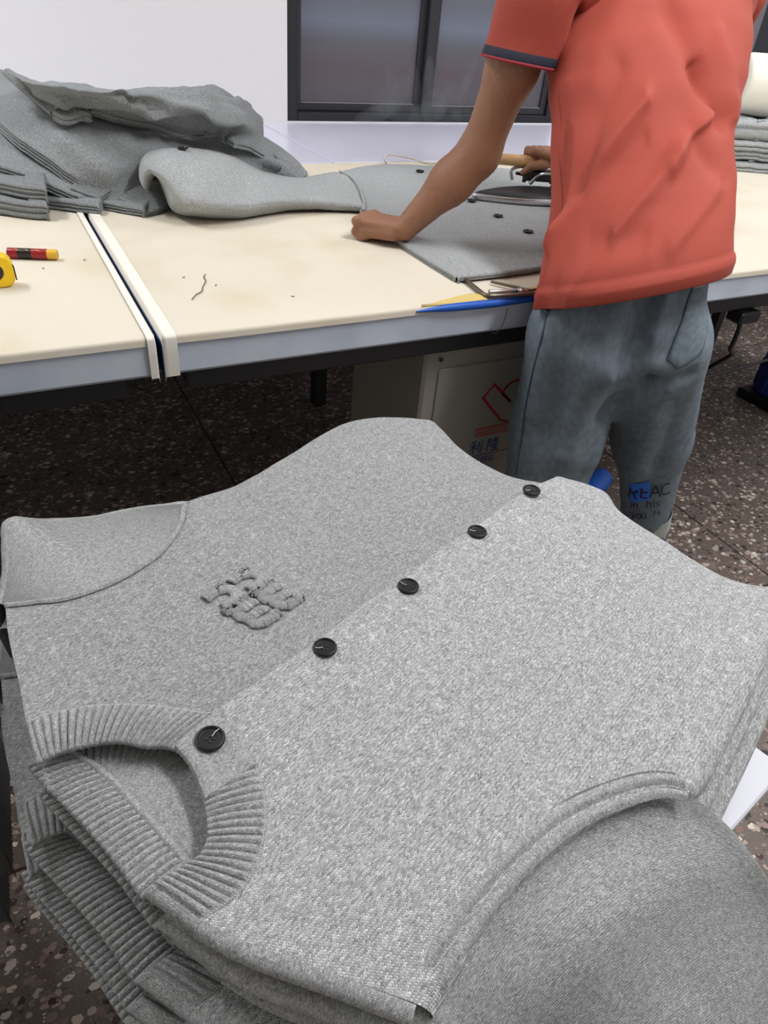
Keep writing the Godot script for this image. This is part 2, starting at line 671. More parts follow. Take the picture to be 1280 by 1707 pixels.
func materials() -> void:
	var maps := knit_textures()
	knit("knit", Color(0.90, 0.908, 0.906), maps, 0.12)
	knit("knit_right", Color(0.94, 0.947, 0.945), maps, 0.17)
	knit("knit_left_shaded", Color(0.83, 0.838, 0.837), maps, 0.13)  # same yarn as the right front; tone step at the overlap shaded into the colour
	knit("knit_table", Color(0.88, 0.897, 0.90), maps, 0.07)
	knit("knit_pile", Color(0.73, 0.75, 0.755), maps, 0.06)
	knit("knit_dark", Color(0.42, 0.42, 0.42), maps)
	var fl := mat("terrazzo", Color.WHITE, 0.55)
	fl.albedo_texture = terrazzo_texture()
	fl.uv1_triplanar = true
	fl.uv1_world_triplanar = true
	fl.uv1_scale = Vector3.ONE / 0.68
	mat("joint", Color8(70, 48, 42), 0.9)
	var wp := mat("wall_paint", Color8(236, 236, 235), 0.85)
	wp.heightmap_enabled = true
	wp.heightmap_texture = noise_tex(256, 0.05, [Color.BLACK, Color.GRAY, Color.WHITE], 3)
	wp.heightmap_scale = 0.05
	wp.uv1_triplanar = true
	wp.uv1_world_triplanar = true
	mat("ceiling_paint", Color8(238, 238, 236), 0.9)
	mat("frame", Color8(30, 32, 38), 0.45)
	mat("sash", Color8(46, 47, 52), 0.4)
	mat("bead", Color8(120, 118, 122), 0.4)
	var gl := mat("reflection_bands", Color.WHITE, 0.38)  # opaque panes: blurred reflections of the room painted as soft colour bands
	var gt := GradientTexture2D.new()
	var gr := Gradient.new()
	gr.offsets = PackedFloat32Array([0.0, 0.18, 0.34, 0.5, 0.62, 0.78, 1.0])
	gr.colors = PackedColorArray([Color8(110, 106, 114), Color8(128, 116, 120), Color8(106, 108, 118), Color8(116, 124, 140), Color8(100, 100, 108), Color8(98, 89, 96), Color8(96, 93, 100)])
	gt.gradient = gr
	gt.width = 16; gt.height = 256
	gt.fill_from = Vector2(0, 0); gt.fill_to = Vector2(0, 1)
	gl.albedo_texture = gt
	mat("dark_pane", Color8(40, 41, 48), 0.3)
	var lav := mat("melamine", Color8(222, 221, 238), 0.28)
	lav.metallic_specular = 0.5
	mat("board", Color8(226, 227, 235), 0.35)
	var cov := mat("cover", Color.WHITE, 0.9)
	cov.albedo_texture = noise_tex(512, 0.006, [Color8(212, 201, 176), Color8(220, 212, 193), Color8(222, 215, 198)], 12, 5)
	cov.uv1_triplanar = true
	cov.uv1_scale = Vector3.ONE / 1.1
	cov.heightmap_enabled = true
	cov.heightmap_texture = dots_texture()
	cov.heightmap_scale = 0.03
	var cov2: StandardMaterial3D = cov
	cov2.uv1_world_triplanar = true
	var fa := mat("fascia", Color.WHITE, 0.6)
	fa.albedo_texture = noise_tex(256, 0.02, [Color8(188, 198, 212), Color8(203, 211, 224), Color8(214, 220, 230)], 14)
	fa.uv1_triplanar = true
	fa.uv1_world_triplanar = true
	mat("tape", Color8(238, 234, 222), 0.85)
	mat("blue_plastic", Color8(28, 92, 190), 0.45)
	mat("blue_edge", Color8(14, 62, 120), 0.5)
	mat("foam", Color8(214, 190, 120), 0.95)
	mat("steel_dark", Color8(54, 55, 56), 0.5, 0.4)
	mat("cabinet", Color8(150, 146, 136), 0.45)
	mat("red_print", Color8(165, 26, 34), 0.5)
	mat("stripe_print", Color8(176, 84, 84), 0.5)
	mat("blue_print", Color8(42, 72, 130), 0.5)
	mat("button", Color8(12, 12, 15), 0.42)
	mat("thread", Color8(205, 200, 190), 0.8)
	mat("thread_dark", Color8(90, 84, 76), 0.8)
	var sh := mat("shirt", Color8(166, 68, 52), 0.8)
	sh.rim_enabled = true
	sh.rim = 0.25
	sh.heightmap_enabled = true
	sh.heightmap_texture = noise_tex(256, 0.2, [Color.BLACK, Color.GRAY, Color.WHITE], 5, 2)
	sh.heightmap_scale = 0.02
	mat("navy", Color8(40, 42, 60), 0.8)
	mat("piping", Color8(150, 42, 54), 0.8)
	var sk := mat("skin", Color8(146, 102, 77), 0.55)
	sk.subsurf_scatter_enabled = true
	sk.subsurf_scatter_strength = 0.08
	sk.heightmap_enabled = true
	sk.heightmap_texture = noise_tex(256, 0.08, [Color.BLACK, Color.GRAY, Color.WHITE], 6)
	sk.heightmap_scale = 0.06
	mat("hair", Color8(24, 22, 22), 0.5)
	mat("eye", Color8(235, 232, 226), 0.25)
	mat("lip", Color8(150, 86, 76), 0.6)
	var de := mat("denim", Color8(180, 198, 212), 0.9)
	de.albedo_texture = denim_textures()[0]
	de.uv1_scale = Vector3(2, 2, 1)
	mat("denim_dark", Color8(70, 82, 96), 0.9)
	mat("denim_pale", Color8(176, 184, 178), 0.9)
	mat("print_dark", Color8(30, 36, 46), 0.8)
	mat("print_blue", Color8(54, 122, 232), 0.7)
	mat("sole_rubber", Color8(220, 220, 216), 0.7)
	mat("shoe", Color8(40, 90, 180), 0.7)
	mat("chrome", Color8(196, 196, 198), 0.28, 0.9)
	mat("rod", Color8(120, 114, 102), 0.35, 0.85)
	mat("iron_black", Color8(30, 30, 33), 0.35)
	var wo := mat("wood", Color.WHITE, 0.45)
	wo.albedo_texture = noise_tex(256, 0.02, [Color8(196, 150, 96), Color8(222, 182, 128), Color8(234, 200, 150)], 8)
	wo.uv1_scale = Vector3(2.5, 0.25, 1)
	mat("yellow", Color8(246, 200, 20), 0.35)
	mat("red_gloss", Color8(150, 26, 30), 0.3)
	mat("black_gloss", Color8(34, 26, 28), 0.3)
	mat("gold", Color8(226, 176, 50), 0.35)
	mat("roll_cloth", Color8(244, 241, 228), 0.9)
	mat("cable", Color8(20, 20, 22), 0.5)
	mat("blue_dark", Color8(20, 44, 130), 0.4)
	var la := mat("lamp_glow", Color.WHITE, 0.6)
	la.emission_enabled = true
	la.emission = Color(0.99, 0.99, 1.0)
	la.emission_energy_multiplier = 2.0


# ---------------------------------------------------------------- the room
const WALL := -2.95
const LEFT := -2.2
const RIGHT := 4.7
const FRONT := 2.6
const CEIL := 2.85

func room() -> void:
	var fl := struct("floor", "brown terrazzo floor laid in large panels with thin dark joints")
	var x0 := 0.5222
	var z0 := -2.1863
	var bed := MB.new()
	bed.box(Vector3(RIGHT - LEFT + 0.3, 0.1, FRONT - WALL + 0.3), xf(Vector3((LEFT + RIGHT) / 2, -0.0545, (FRONT + WALL) / 2)), 0.001)
	obj("joint_bed", bed.mesh(), mats.joint, fl)
	var pitch := 1.35
	var slab := bxmesh(Vector3(pitch - 0.006, 0.03, pitch - 0.006), Vector3.ZERO, 0.0015)
	for i in range(-3, 5):
		for j in range(-2, 5):
			var a := x0 + (i - 1) * pitch
			var b := x0 + i * pitch
			var c := z0 + (j - 1) * pitch
			var lo := Vector2(maxf(a, LEFT), maxf(c, WALL))
			var hi := Vector2(minf(b, RIGHT), minf(c + pitch, FRONT))
			if hi.x - lo.x < 0.05 or hi.y - lo.y < 0.05: continue
			var whole := hi.x - lo.x > pitch - 0.001 and hi.y - lo.y > pitch - 0.001
			var t := obj("tile", slab if whole else bxmesh(Vector3(hi.x - lo.x - 0.006, 0.03, hi.y - lo.y - 0.006), Vector3.ZERO, 0.0015), mats.terrazzo, fl)
			t.position = Vector3((lo.x + hi.x) / 2, -0.015, (lo.y + hi.y) / 2)
	# back wall with two window openings
	var wl := 1.1073
	var wr := wl + 1.30
	var w2l := 2.72
	var w2r := 4.3
	var sill := TABLE + 0.005
	var head := 2.1
	var wb := struct("wall_back", "white painted wall behind the tables")
	var m := MB.new()
	var piece := func(xa: float, xb: float, ya: float, yb: float) -> void:
		m.box(Vector3(xb - xa, yb - ya, 0.14), xf(Vector3((xa + xb) / 2, (ya + yb) / 2, WALL - 0.07)), 0.001)
	piece.call(LEFT, wl, 0.0, CEIL)
	piece.call(wl, w2r, 0.0, sill)
	piece.call(wl, w2r, head, CEIL)
	piece.call(wr, w2l, sill, head)
	piece.call(w2r, RIGHT, 0.0, CEIL)
	obj("plaster", m.mesh(), mats.wall_paint, wb)
	for q in [["wall_left", Vector3(LEFT - 0.07, CEIL / 2, (FRONT + WALL) / 2), Vector3(0.14, CEIL, FRONT - WALL + 0.28)], ["wall_right", Vector3(RIGHT + 0.07, CEIL / 2, (FRONT + WALL) / 2), Vector3(0.14, CEIL, FRONT - WALL + 0.28)], ["wall_front", Vector3((LEFT + RIGHT) / 2, CEIL / 2, FRONT + 0.07), Vector3(RIGHT - LEFT, CEIL, 0.14)]]:
		var w := obj(q[0], bxmesh(q[2], Vector3.ZERO, 0.001), mats.wall_paint)
		w.position = q[1]
		w.set_meta("kind", "structure")
	var ce := obj("ceiling", bxmesh(Vector3(RIGHT - LEFT + 0.28, 0.12, FRONT - WALL + 0.28), Vector3.ZERO, 0.001), mats.ceiling_paint)
	ce.position = Vector3((LEFT + RIGHT) / 2, CEIL + 0.06, (FRONT + WALL) / 2)
	ce.set_meta("kind", "structure")
	window("window_1", "dark framed sliding window with blurred reflections painted on its panes behind the ironing table", wl, wr, sill, head, 1.7425)
	window("window_2", "second dark sliding window at the upper right behind the white roll", w2l, w2r, sill, head, 3.5925)


func window(called: String, label: String, xa: float, xb: float, ya: float, yb: float, split: float) -> void:
	var w := struct(called, label)
	var z := WALL - 0.045
	var bar := func(m: MB, a: float, b: float, c: float, d: float, dz: float, depth: float) -> void:
		m.box(Vector3(b - a, d - c, depth), xf(Vector3((a + b) / 2, (c + d) / 2, z + dz)), 0.003)
	var f := MB.new()
	bar.call(f, xa, xa + 0.042, ya, yb, 0.0, 0.09)
	bar.call(f, xb - 0.042, xb, ya, yb, 0.0, 0.09)
	bar.call(f, xa + 0.042, xb - 0.042, ya, ya + 0.03, 0.0, 0.09)
	bar.call(f, xa + 0.042, xb - 0.042, yb - 0.04, yb, 0.0, 0.09)
	obj("window_frame", f.mesh(), mats.frame, w)
	var second := called == "window_2"
	var spans := [[xa + 0.042, split - 0.004, -0.012], [split - 0.03, xb - 0.042, 0.016]]
	for k in 2:
		var s: Array = spans[k]
		var m := MB.new()
		var st := 0.05
		bar.call(m, s[0], s[0] + (0.03 if k == 0 else st), ya + 0.03, yb - 0.04, s[2], 0.026)
		bar.call(m, s[1] - (st if k == 0 else 0.03), s[1], ya + 0.03, yb - 0.04, s[2], 0.026)
		bar.call(m, s[0], s[1], ya + 0.03, ya + 0.055, s[2], 0.024)
		bar.call(m, s[0], s[1], yb - 0.09, yb - 0.04, s[2], 0.024)
		var sash := obj("sash", m.mesh(), mats.bead if second and k == 1 else mats.sash, w)
		var p := MB.new()
		var l: float = s[0] + (0.03 if k == 0 else st)
		var r: float = s[1] - (st if k == 0 else 0.03)
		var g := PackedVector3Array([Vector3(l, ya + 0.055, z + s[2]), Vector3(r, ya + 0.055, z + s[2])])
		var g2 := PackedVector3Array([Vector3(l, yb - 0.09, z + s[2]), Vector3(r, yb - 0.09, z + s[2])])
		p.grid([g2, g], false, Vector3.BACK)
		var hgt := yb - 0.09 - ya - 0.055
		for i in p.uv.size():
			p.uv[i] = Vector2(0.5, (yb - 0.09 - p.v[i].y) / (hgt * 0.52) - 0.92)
		obj("pane", p.mesh(), mats.dark_pane if second and k == 1 else mats.reflection_bands, sash)
		var bd := MB.new()
		bar.call(bd, l, r, ya + 0.055, ya + 0.061, s[2] + 0.006, 0.012)
		obj("glazing_bead", bd.mesh(), mats.bead, sash)
	# night outside: a shutter stands behind the panes
	var sh := MB.new()
	for k in 12:
		bar.call(sh, xa, xb, ya + (yb - ya) * k / 12.0, ya + (yb - ya) * (k + 1) / 12.0 - 0.004, -0.075, 0.02)
	obj("shutter", sh.mesh(), mats.dark_pane, w)


func lamps() -> void:
	for p in LAMPS:
		var t := thing("ceiling_light", "white rectangular ceiling light panel above " + p[3], "light", p[0])
		var f := MB.new()
		var s: Vector2 = p[1]
		for q in [[s.x / 2 + 0.015, 0.0, 0.03, s.y + 0.06], [-s.x / 2 - 0.015, 0.0, 0.03, s.y + 0.06], [0.0, s.y / 2 + 0.015, s.x, 0.03], [0.0, -s.y / 2 - 0.015, s.x, 0.03]]:
			f.box(Vector3(q[2], 0.05, q[3]), xf(Vector3(q[0], -0.025, q[1])), 0.004)
		f.box(Vector3(s.x, 0.012, s.y), xf(Vector3(0, -0.006, 0)), 0.001)
		obj("lamp_frame", f.mesh(), mats.ceiling_paint, t)
		obj("lamp_diffuser", bxmesh(Vector3(s.x, 0.01, s.y), Vector3(0, -0.03, 0), 0.002), mats.lamp_glow, t)
		var a := AreaLight3D.new()
		a.name = "lamp_light"
		a.area_size = s
		a.light_energy = p[2]
		a.light_color = Color(0.99, 0.99, 1.0)
		a.shadow_enabled = true
		a.area_range = 14.0
		a.area_attenuation = 2.0
		t.add_child(a)
		a.position = Vector3(0, -0.045, 0)
		a.rotation_degrees.x = -90
# ---------------------------------------------------------------- tables
func tables() -> void:
	var jx := 0.9939
	var back := -2.235
	# white melamine table along the wall
	var bt := thing("wall_table", "long white melamine table against the wall below the windows", "table", Vector3(1.0, 0, -2.6))
	var o := Vector3(1.0, 0, -2.6)
	var spans := [[LEFT + 0.02, jx - 0.0025], [jx + 0.0025, RIGHT - 0.02]]
	for s in spans:
		var m := MB.new()
		m.box(Vector3(s[1] - s[0], 0.028, back - 0.004 - WALL), xf(Vector3((s[0] + s[1]) / 2, TABLE - 0.014, (back - 0.004 + WALL) / 2)), 0.002)
		obj("table_top", m.mesh(o), mats.melamine, bt)
	for x in [LEFT + 0.1, jx, 2.6, RIGHT - 0.1]:
		for z in [WALL + 0.08, back - 0.08]:
			obj("leg", bxmesh(Vector3(0.05, TABLE - 0.028, 0.05), Vector3(x, (TABLE - 0.028) / 2, z) - o, 0.004), mats.steel_dark, bt)
	# padded ironing tables, side by side with a gap
	var gl := 0.1795
	var gr := gl + 0.015
	ironing_table(LEFT + 0.05, gl, "left cream padded ironing table with a red tube and a yellow tape measure on it", true)
	ironing_table(gr, 3.1, "right cream padded ironing table where the worker in red shirt irons", false)


func ironing_table(xa: float, xb: float, label: String, left: bool) -> void:
	var front := -1.065
	var back := -2.23
	var o := Vector3((xa + xb) / 2, 0, (front + back) / 2)
	var t := thing("ironing_table", label, "table", o)
	var core := MB.new()
	core.box(Vector3(xb - xa, 0.064, front - back - 0.002), xf(Vector3(o.x, TABLE - 0.036, o.z)), 0.006)
	obj("fascia", core.mesh(o), mats.fascia, t)
	# cover: a felt sheet that rolls over the front and gap edges
	var nx := 60
	var rows := []
	for j in 21:
		var z := lerpf(front - 0.004, back + 0.004, j / 20.0)
		var r := PackedVector3Array()
		for i in nx + 1:
			r.append(Vector3(lerpf(xa + 0.004, xb - 0.004, float(i) / nx), TABLE, z))
		rows.append(r)
	rows = wrinkle(rows, 0.0015, 2.0, 3.0)
	rows = roll(rows, 0, 0.006, 0.013, 0, -0.001)
	rows = roll(rows, 1, 0.004, 0.012, 0, 0.0)
	rows = roll(rows, 2, 0.005, 0.012, 0, 0.0)
	rows = roll(rows, 3, 0.005, 0.012, 0, 0.0)
	var c := MB.new()
	c.grid(rows, false, Vector3.UP)
	obj("cover", c.mesh(o), mats.cover, t)
	# tape along the edge that faces the gap, folded over top and front
	var e := xb if left else xa
	var dir := -1.0 if left else 1.0
	var tp := MB.new()
	var w := 0.012 if left else 0.022
	var prof := [Vector3(0, TABLE + 0.0025, back + 0.02), Vector3(0, TABLE + 0.003, -1.5), Vector3(0, TABLE + 0.003, front + 0.0005), Vector3(0, TABLE - 0.004, front + 0.006), Vector3(0, TABLE - 0.03, front + 0.0055), Vector3(0, TABLE - 0.067, front + 0.004)]
	var tr := []
	for k in 5:
		var r := PackedVector3Array()
		for p in prof:
			var wob := noise.get_noise_2d(p.z * 30, k) * 0.001
			r.append(Vector3(e + dir * (w * k / 4.0 - 0.002) + wob, p.y, p.z))
		tr.append(r)
	var inner := PackedVector3Array()
	for p in prof: inner.append(Vector3(e - dir * 0.003, p.y - 0.012, p.z - 0.004))
	tr.push_front(inner)
	tp.grid(tr, false, Vector3(0, 1, 1))
	obj("edge_tape", tp.mesh(o), mats.tape, t)
	obj("side_strip", bxmesh(Vector3(0.003, 0.058, front - back - 0.02), Vector3(e - dir * 0.0015, TABLE - 0.042, o.z + 0.004) - o, 0.001), mats.blue_edge, t)
	# frame and legs below
	var y := TABLE - 0.068
	for z in [front - 0.06, back + 0.06]:
		obj("frame_rail", bxmesh(Vector3(xb - xa - 0.08, 0.05, 0.04), Vector3(o.x, y - 0.025, z) - o, 0.004), mats.steel_dark, t)
	var legs := [xa + 0.3, xa + 1.4] if left else [xa + 2.0, xb - 0.1]
	for x in legs:
		for z in [back + 0.06]:
			obj("leg", bxmesh(Vector3(0.045, y - 0.0, 0.045), Vector3(x, y / 2, z) - o, 0.004), mats.steel_dark, t)
	if left: return
	# worn front edge: the cover is cut back there, foam and a blue strip show
	var x0 := 0.6428
	var x1 := 1.35
	var bm := MB.new()
	var path := []
	for k in 25:
		var s := k / 24.0
		path.append(Vector3(lerpf(x0, x1, s), TABLE - 0.006 + 0.001 * sin(s * 19.0), front + 0.004 + 0.001 * sin(s * 11.0)))
	var rad := []
	for k in 25: rad.append(0.0075 * minf(1.0, 0.2 + k / 3.0))
	bm.tube(path, rad, 10)
	obj("blue_strip", bm.mesh(o), mats.blue_plastic, t)
	var fm := MB.new()
	var fr := []
	for j in 6:
		var r := PackedVector3Array()
		for i in 31:
			var s := i / 30.0
			var wdt := 0.036 * smoothstep(0.0, 0.18, s) * (0.85 + 0.15 * sin(s * 17.0)) + 0.002
			r.append(Vector3(lerpf(x0 + 0.012, x1, s), TABLE + 0.0035 + (0.0012 * sin(s * 61.0 + j) if j > 0 and j < 5 else -0.003), front - wdt * j / 5.0))
		fr.append(r)
	fm.grid(fr, false, Vector3.UP)
	obj("foam_edge", fm.mesh(o), mats.foam, t)
	# clear plastic patch taped on the fascia
	obj("loose_thread", thread_mesh([Vector3(0.8429, 0.8724, -1.0580), Vector3(0.8409, 0.8527, -1.0570), Vector3(0.8341, 0.8316, -1.0570), Vector3(0.8217, 0.8232, -1.0570), Vector3(0.8110, 0.8342, -1.0570)], 0.0008, o), mats.thread_dark, t)


func thread_mesh(p: Array, r: float, o := Vector3.ZERO) -> ArrayMesh:
	var m := MB.new()
	m.tube(Array(crv(p, 24)), r, 5)
	return m.mesh(o)


func cabinet() -> void:
	var z := -1.13
	var xa := 0.7171
	var xb := xa + 0.52
	var top := TABLE - 0.12
	var d := 0.33
	var o := Vector3((xa + xb) / 2, 0, z - d / 2)
	var t := thing("blower_cabinet", "beige metal cabinet with red emblem and blue lettering under the ironing table", "cabinet", o)
	obj("body", bxmesh(Vector3(xb - xa, top - 0.03, d), Vector3(0, top / 2 + 0.015, 0), 0.006), mats.cabinet, t)
	obj("front_panel", bxmesh(Vector3(xb - xa - 0.034, top - 0.09, 0.006), Vector3(0.017, top / 2 - 0.0, d / 2 + 0.002), 0.002), mats.cabinet, t)
	obj("top_rail", bxmesh(Vector3(xb - xa, 0.05, d), Vector3(0, top + 0.025, 0), 0.004), mats.steel_dark, t)
	for x in [-0.22, 0.22]:
		for q in [-0.12, 0.12]:
			obj("foot", bxmesh(Vector3(0.04, 0.03, 0.04), Vector3(x, 0.015, q), 0.004), mats.steel_dark, t)
	var sc := MB.new()
	sc.lathe([Vector2(0.0001, 0.002), Vector2(0.004, 0.002), Vector2(0.005, 0.0)], Transform3D(Basis(Vector3.RIGHT, PI / 2), Vector3(0.7515, 0.7477, -1.1300) + Vector3(0, 0, 0.006)), 10)
	obj("screw", sc.mesh(o), mats.steel_dark, t)
	# painted emblem: a heart-like outline of two tilted bars
	var zz := Vector3(0, 0, 0.0055)
	var em := MB.new()
	var bars := [[Vector3(0.9523, 0.6191, -1.1300), Vector3(0.8994, 0.6693, -1.1300)], [Vector3(0.8994, 0.6693, -1.1300), Vector3(0.8751, 0.6396, -1.1300)], [Vector3(0.8751, 0.6396, -1.1300), Vector3(0.9142, 0.5967, -1.1300)], [Vector3(0.9142, 0.5967, -1.1300), Vector3(0.9354, 0.5743, -1.1300)], [Vector3(0.9354, 0.5743, -1.1300), Vector3(0.9614, 0.5632, -1.1300)]]
	var line := func(m: MB, a: Vector3, b: Vector3, w: float) -> void:
		var q := b - a
		m.box(Vector3(q.length() + w * 0.6, w, 0.0012), Transform3D(Basis(Vector3.BACK, atan2(q.y, q.x)), (a + b) / 2 + zz), 0.0004)
	for b in bars: line.call(em, b[0], b[1], 0.006)
	var arc := crv([Vector3(0.9261, 0.6416, -1.1300), Vector3(0.9336, 0.6596, -1.1300), Vector3(0.9541, 0.6696, -1.1300), Vector3(0.9846, 0.6664, -1.1300), Vector3(1.0085, 0.6508, -1.1300), Vector3(1.0216, 0.6260, -1.1300)], 10)
	for k in 10: line.call(em, arc[k], arc[k + 1], 0.005)
	line.call(em, Vector3(1.0216, 0.6260, -1.1300), Vector3(0.9614, 0.5632, -1.1300), 0.006)
	line.call(em, Vector3(0.9523, 0.6191, -1.1300), Vector3(0.9261, 0.6416, -1.1300), 0.005)
	obj("emblem", em.mesh(o), mats.red_print, t)
	var st := MB.new()
	for q in [[Vector3(0.8724, 0.5595, -1.1300), Vector3(0.9621, 0.5598, -1.1300), 0.007], [Vector3(0.8725, 0.5500, -1.1300), Vector3(0.9643, 0.5498, -1.1300), 0.004], [Vector3(0.8723, 0.5421, -1.1300), Vector3(0.9665, 0.5398, -1.1300), 0.005]]:
		var e: Vector3 = q[0] + (q[1] - q[0]) * 2.6
		line.call(st, q[0], Vector3(e.x, q[0].y, e.z), q[2])
	obj("stripes", st.mesh(o), mats.stripe_print, t)
	# the two painted characters and the line of letters below
	var pr := MB.new()
	var glyph := func(at: Vector3, s: float, strokes: Array) -> void:
		for k in strokes:
			line.call(pr, at + Vector3(k[0], k[1], 0) * s, at + Vector3(k[2], k[3], 0) * s, s * 0.085)
	var s1 := 0.034
	var g1 := Vector3(0.8628, 0.4941, -1.1300)
	var g2 := Vector3(0.9103, 0.4905, -1.1300)
	g2.y = g1.y
	glyph.call(g1, s1, [[0.48, 1.0, 0.1, 0.9], [0.0, 0.68, 0.58, 0.68], [0.29, 0.92, 0.29, 0.0], [0.29, 0.66, 0.02, 0.28], [0.29, 0.66, 0.56, 0.34], [0.72, 0.88, 0.72, 0.25], [0.95, 1.0, 0.95, 0.04], [0.95, 0.04, 0.82, 0.1]])
	glyph.call(g2, s1, [[0.05, 0.98, 0.05, 0.0], [0.05, 0.95, 0.3, 0.93], [0.3, 0.93, 0.18, 0.68], [0.18, 0.68, 0.32, 0.48], [0.32, 0.48, 0.12, 0.42], [0.62, 1.0, 0.42, 0.72], [0.56, 0.9, 0.86, 0.9], [0.86, 0.9, 0.42, 0.56], [0.56, 0.78, 0.98, 0.56], [0.56, 0.5, 0.86, 0.5], [0.48, 0.42, 0.4, 0.3], [0.46, 0.34, 0.92, 0.34], [0.7, 0.46, 0.7, 0.03], [0.5, 0.19, 0.88, 0.19], [0.4, 0.03, 0.98, 0.03]])
	line.call(pr, g1 + Vector3(-0.02, -0.006, 0), g1 + Vector3(0.16, -0.006, 0), 0.002)
	obj("lettering", pr.mesh(o), mats.blue_print, t)
	var tm := TextMesh.new()
	var sf := SystemFont.new()
	sf.font_names = PackedStringArray(["Droid Serif"])
	tm.font = sf
	tm.text = "LILONG"
	tm.font_size = 32
	tm.pixel_size = 0.0007
	tm.depth = 0.0012
	var w := obj("latin_lettering", tm, mats.blue_print, t)
	w.position = g1 + Vector3(0.03, -0.021, 0.006) - o


# ---------------------------------------------------------------- cardigans of the front stack
func card_y(p: Vector3) -> float:
	noise.frequency = 3.5
	return noise.get_noise_3d(p.x, 1.7, p.z) * 0.006


func lay(rows: Array, dy := 0.0) -> Array:   # the gentle unevenness of a pressed garment
	for r in rows:
		for i in r.size():
			r[i] = r[i] + Vector3(0, card_y(r[i]) + dy, 0)
	return rows


func button_parts(parent: Node3D, at: Vector3, r: float, tilt: float, called := "button") -> void:
	var m := MB.new()
	m.lathe([Vector2(r * 0.8, 0.0), Vector2(r, 0.0012), Vector2(r, 0.0026), Vector2(r * 0.96, 0.0034), Vector2(r * 0.9, 0.0038), Vector2(r * 0.84, 0.0036), Vector2(r * 0.8, 0.0030), Vector2(r * 0.78, 0.0022), Vector2(r * 0.72, 0.0019), Vector2(r * 0.3, 0.0018), Vector2(0.00005, 0.0018)], Transform3D.IDENTITY, 28)
	var b := obj(called, m.mesh(), mats.button, parent)
	b.position = at
	b.rotation.y = tilt
	var h := MB.new()
	for q in [Vector2(1, 1), Vector2(-1, 1), Vector2(1, -1), Vector2(-1, -1)]:
		h.lathe([Vector2(r * 0.11, 0.0016), Vector2(r * 0.11, 0.0024), Vector2(0.00005, 0.0025)], xf(Vector3(q.x * r * 0.17, 0, q.y * r * 0.17)), 8)
	obj("buttonholes", h.mesh(), mats.cable, b)
	var t := MB.new()
	t.tube([Vector3(r * 0.18, 0.0028, 0), Vector3(r * 0.5, 0.0034, -r * 0.1), Vector3(r * 0.82, 0.0042, -r * 0.05)], r * 0.035, 5)
	obj("thread_end", t.mesh(), mats.thread, b)


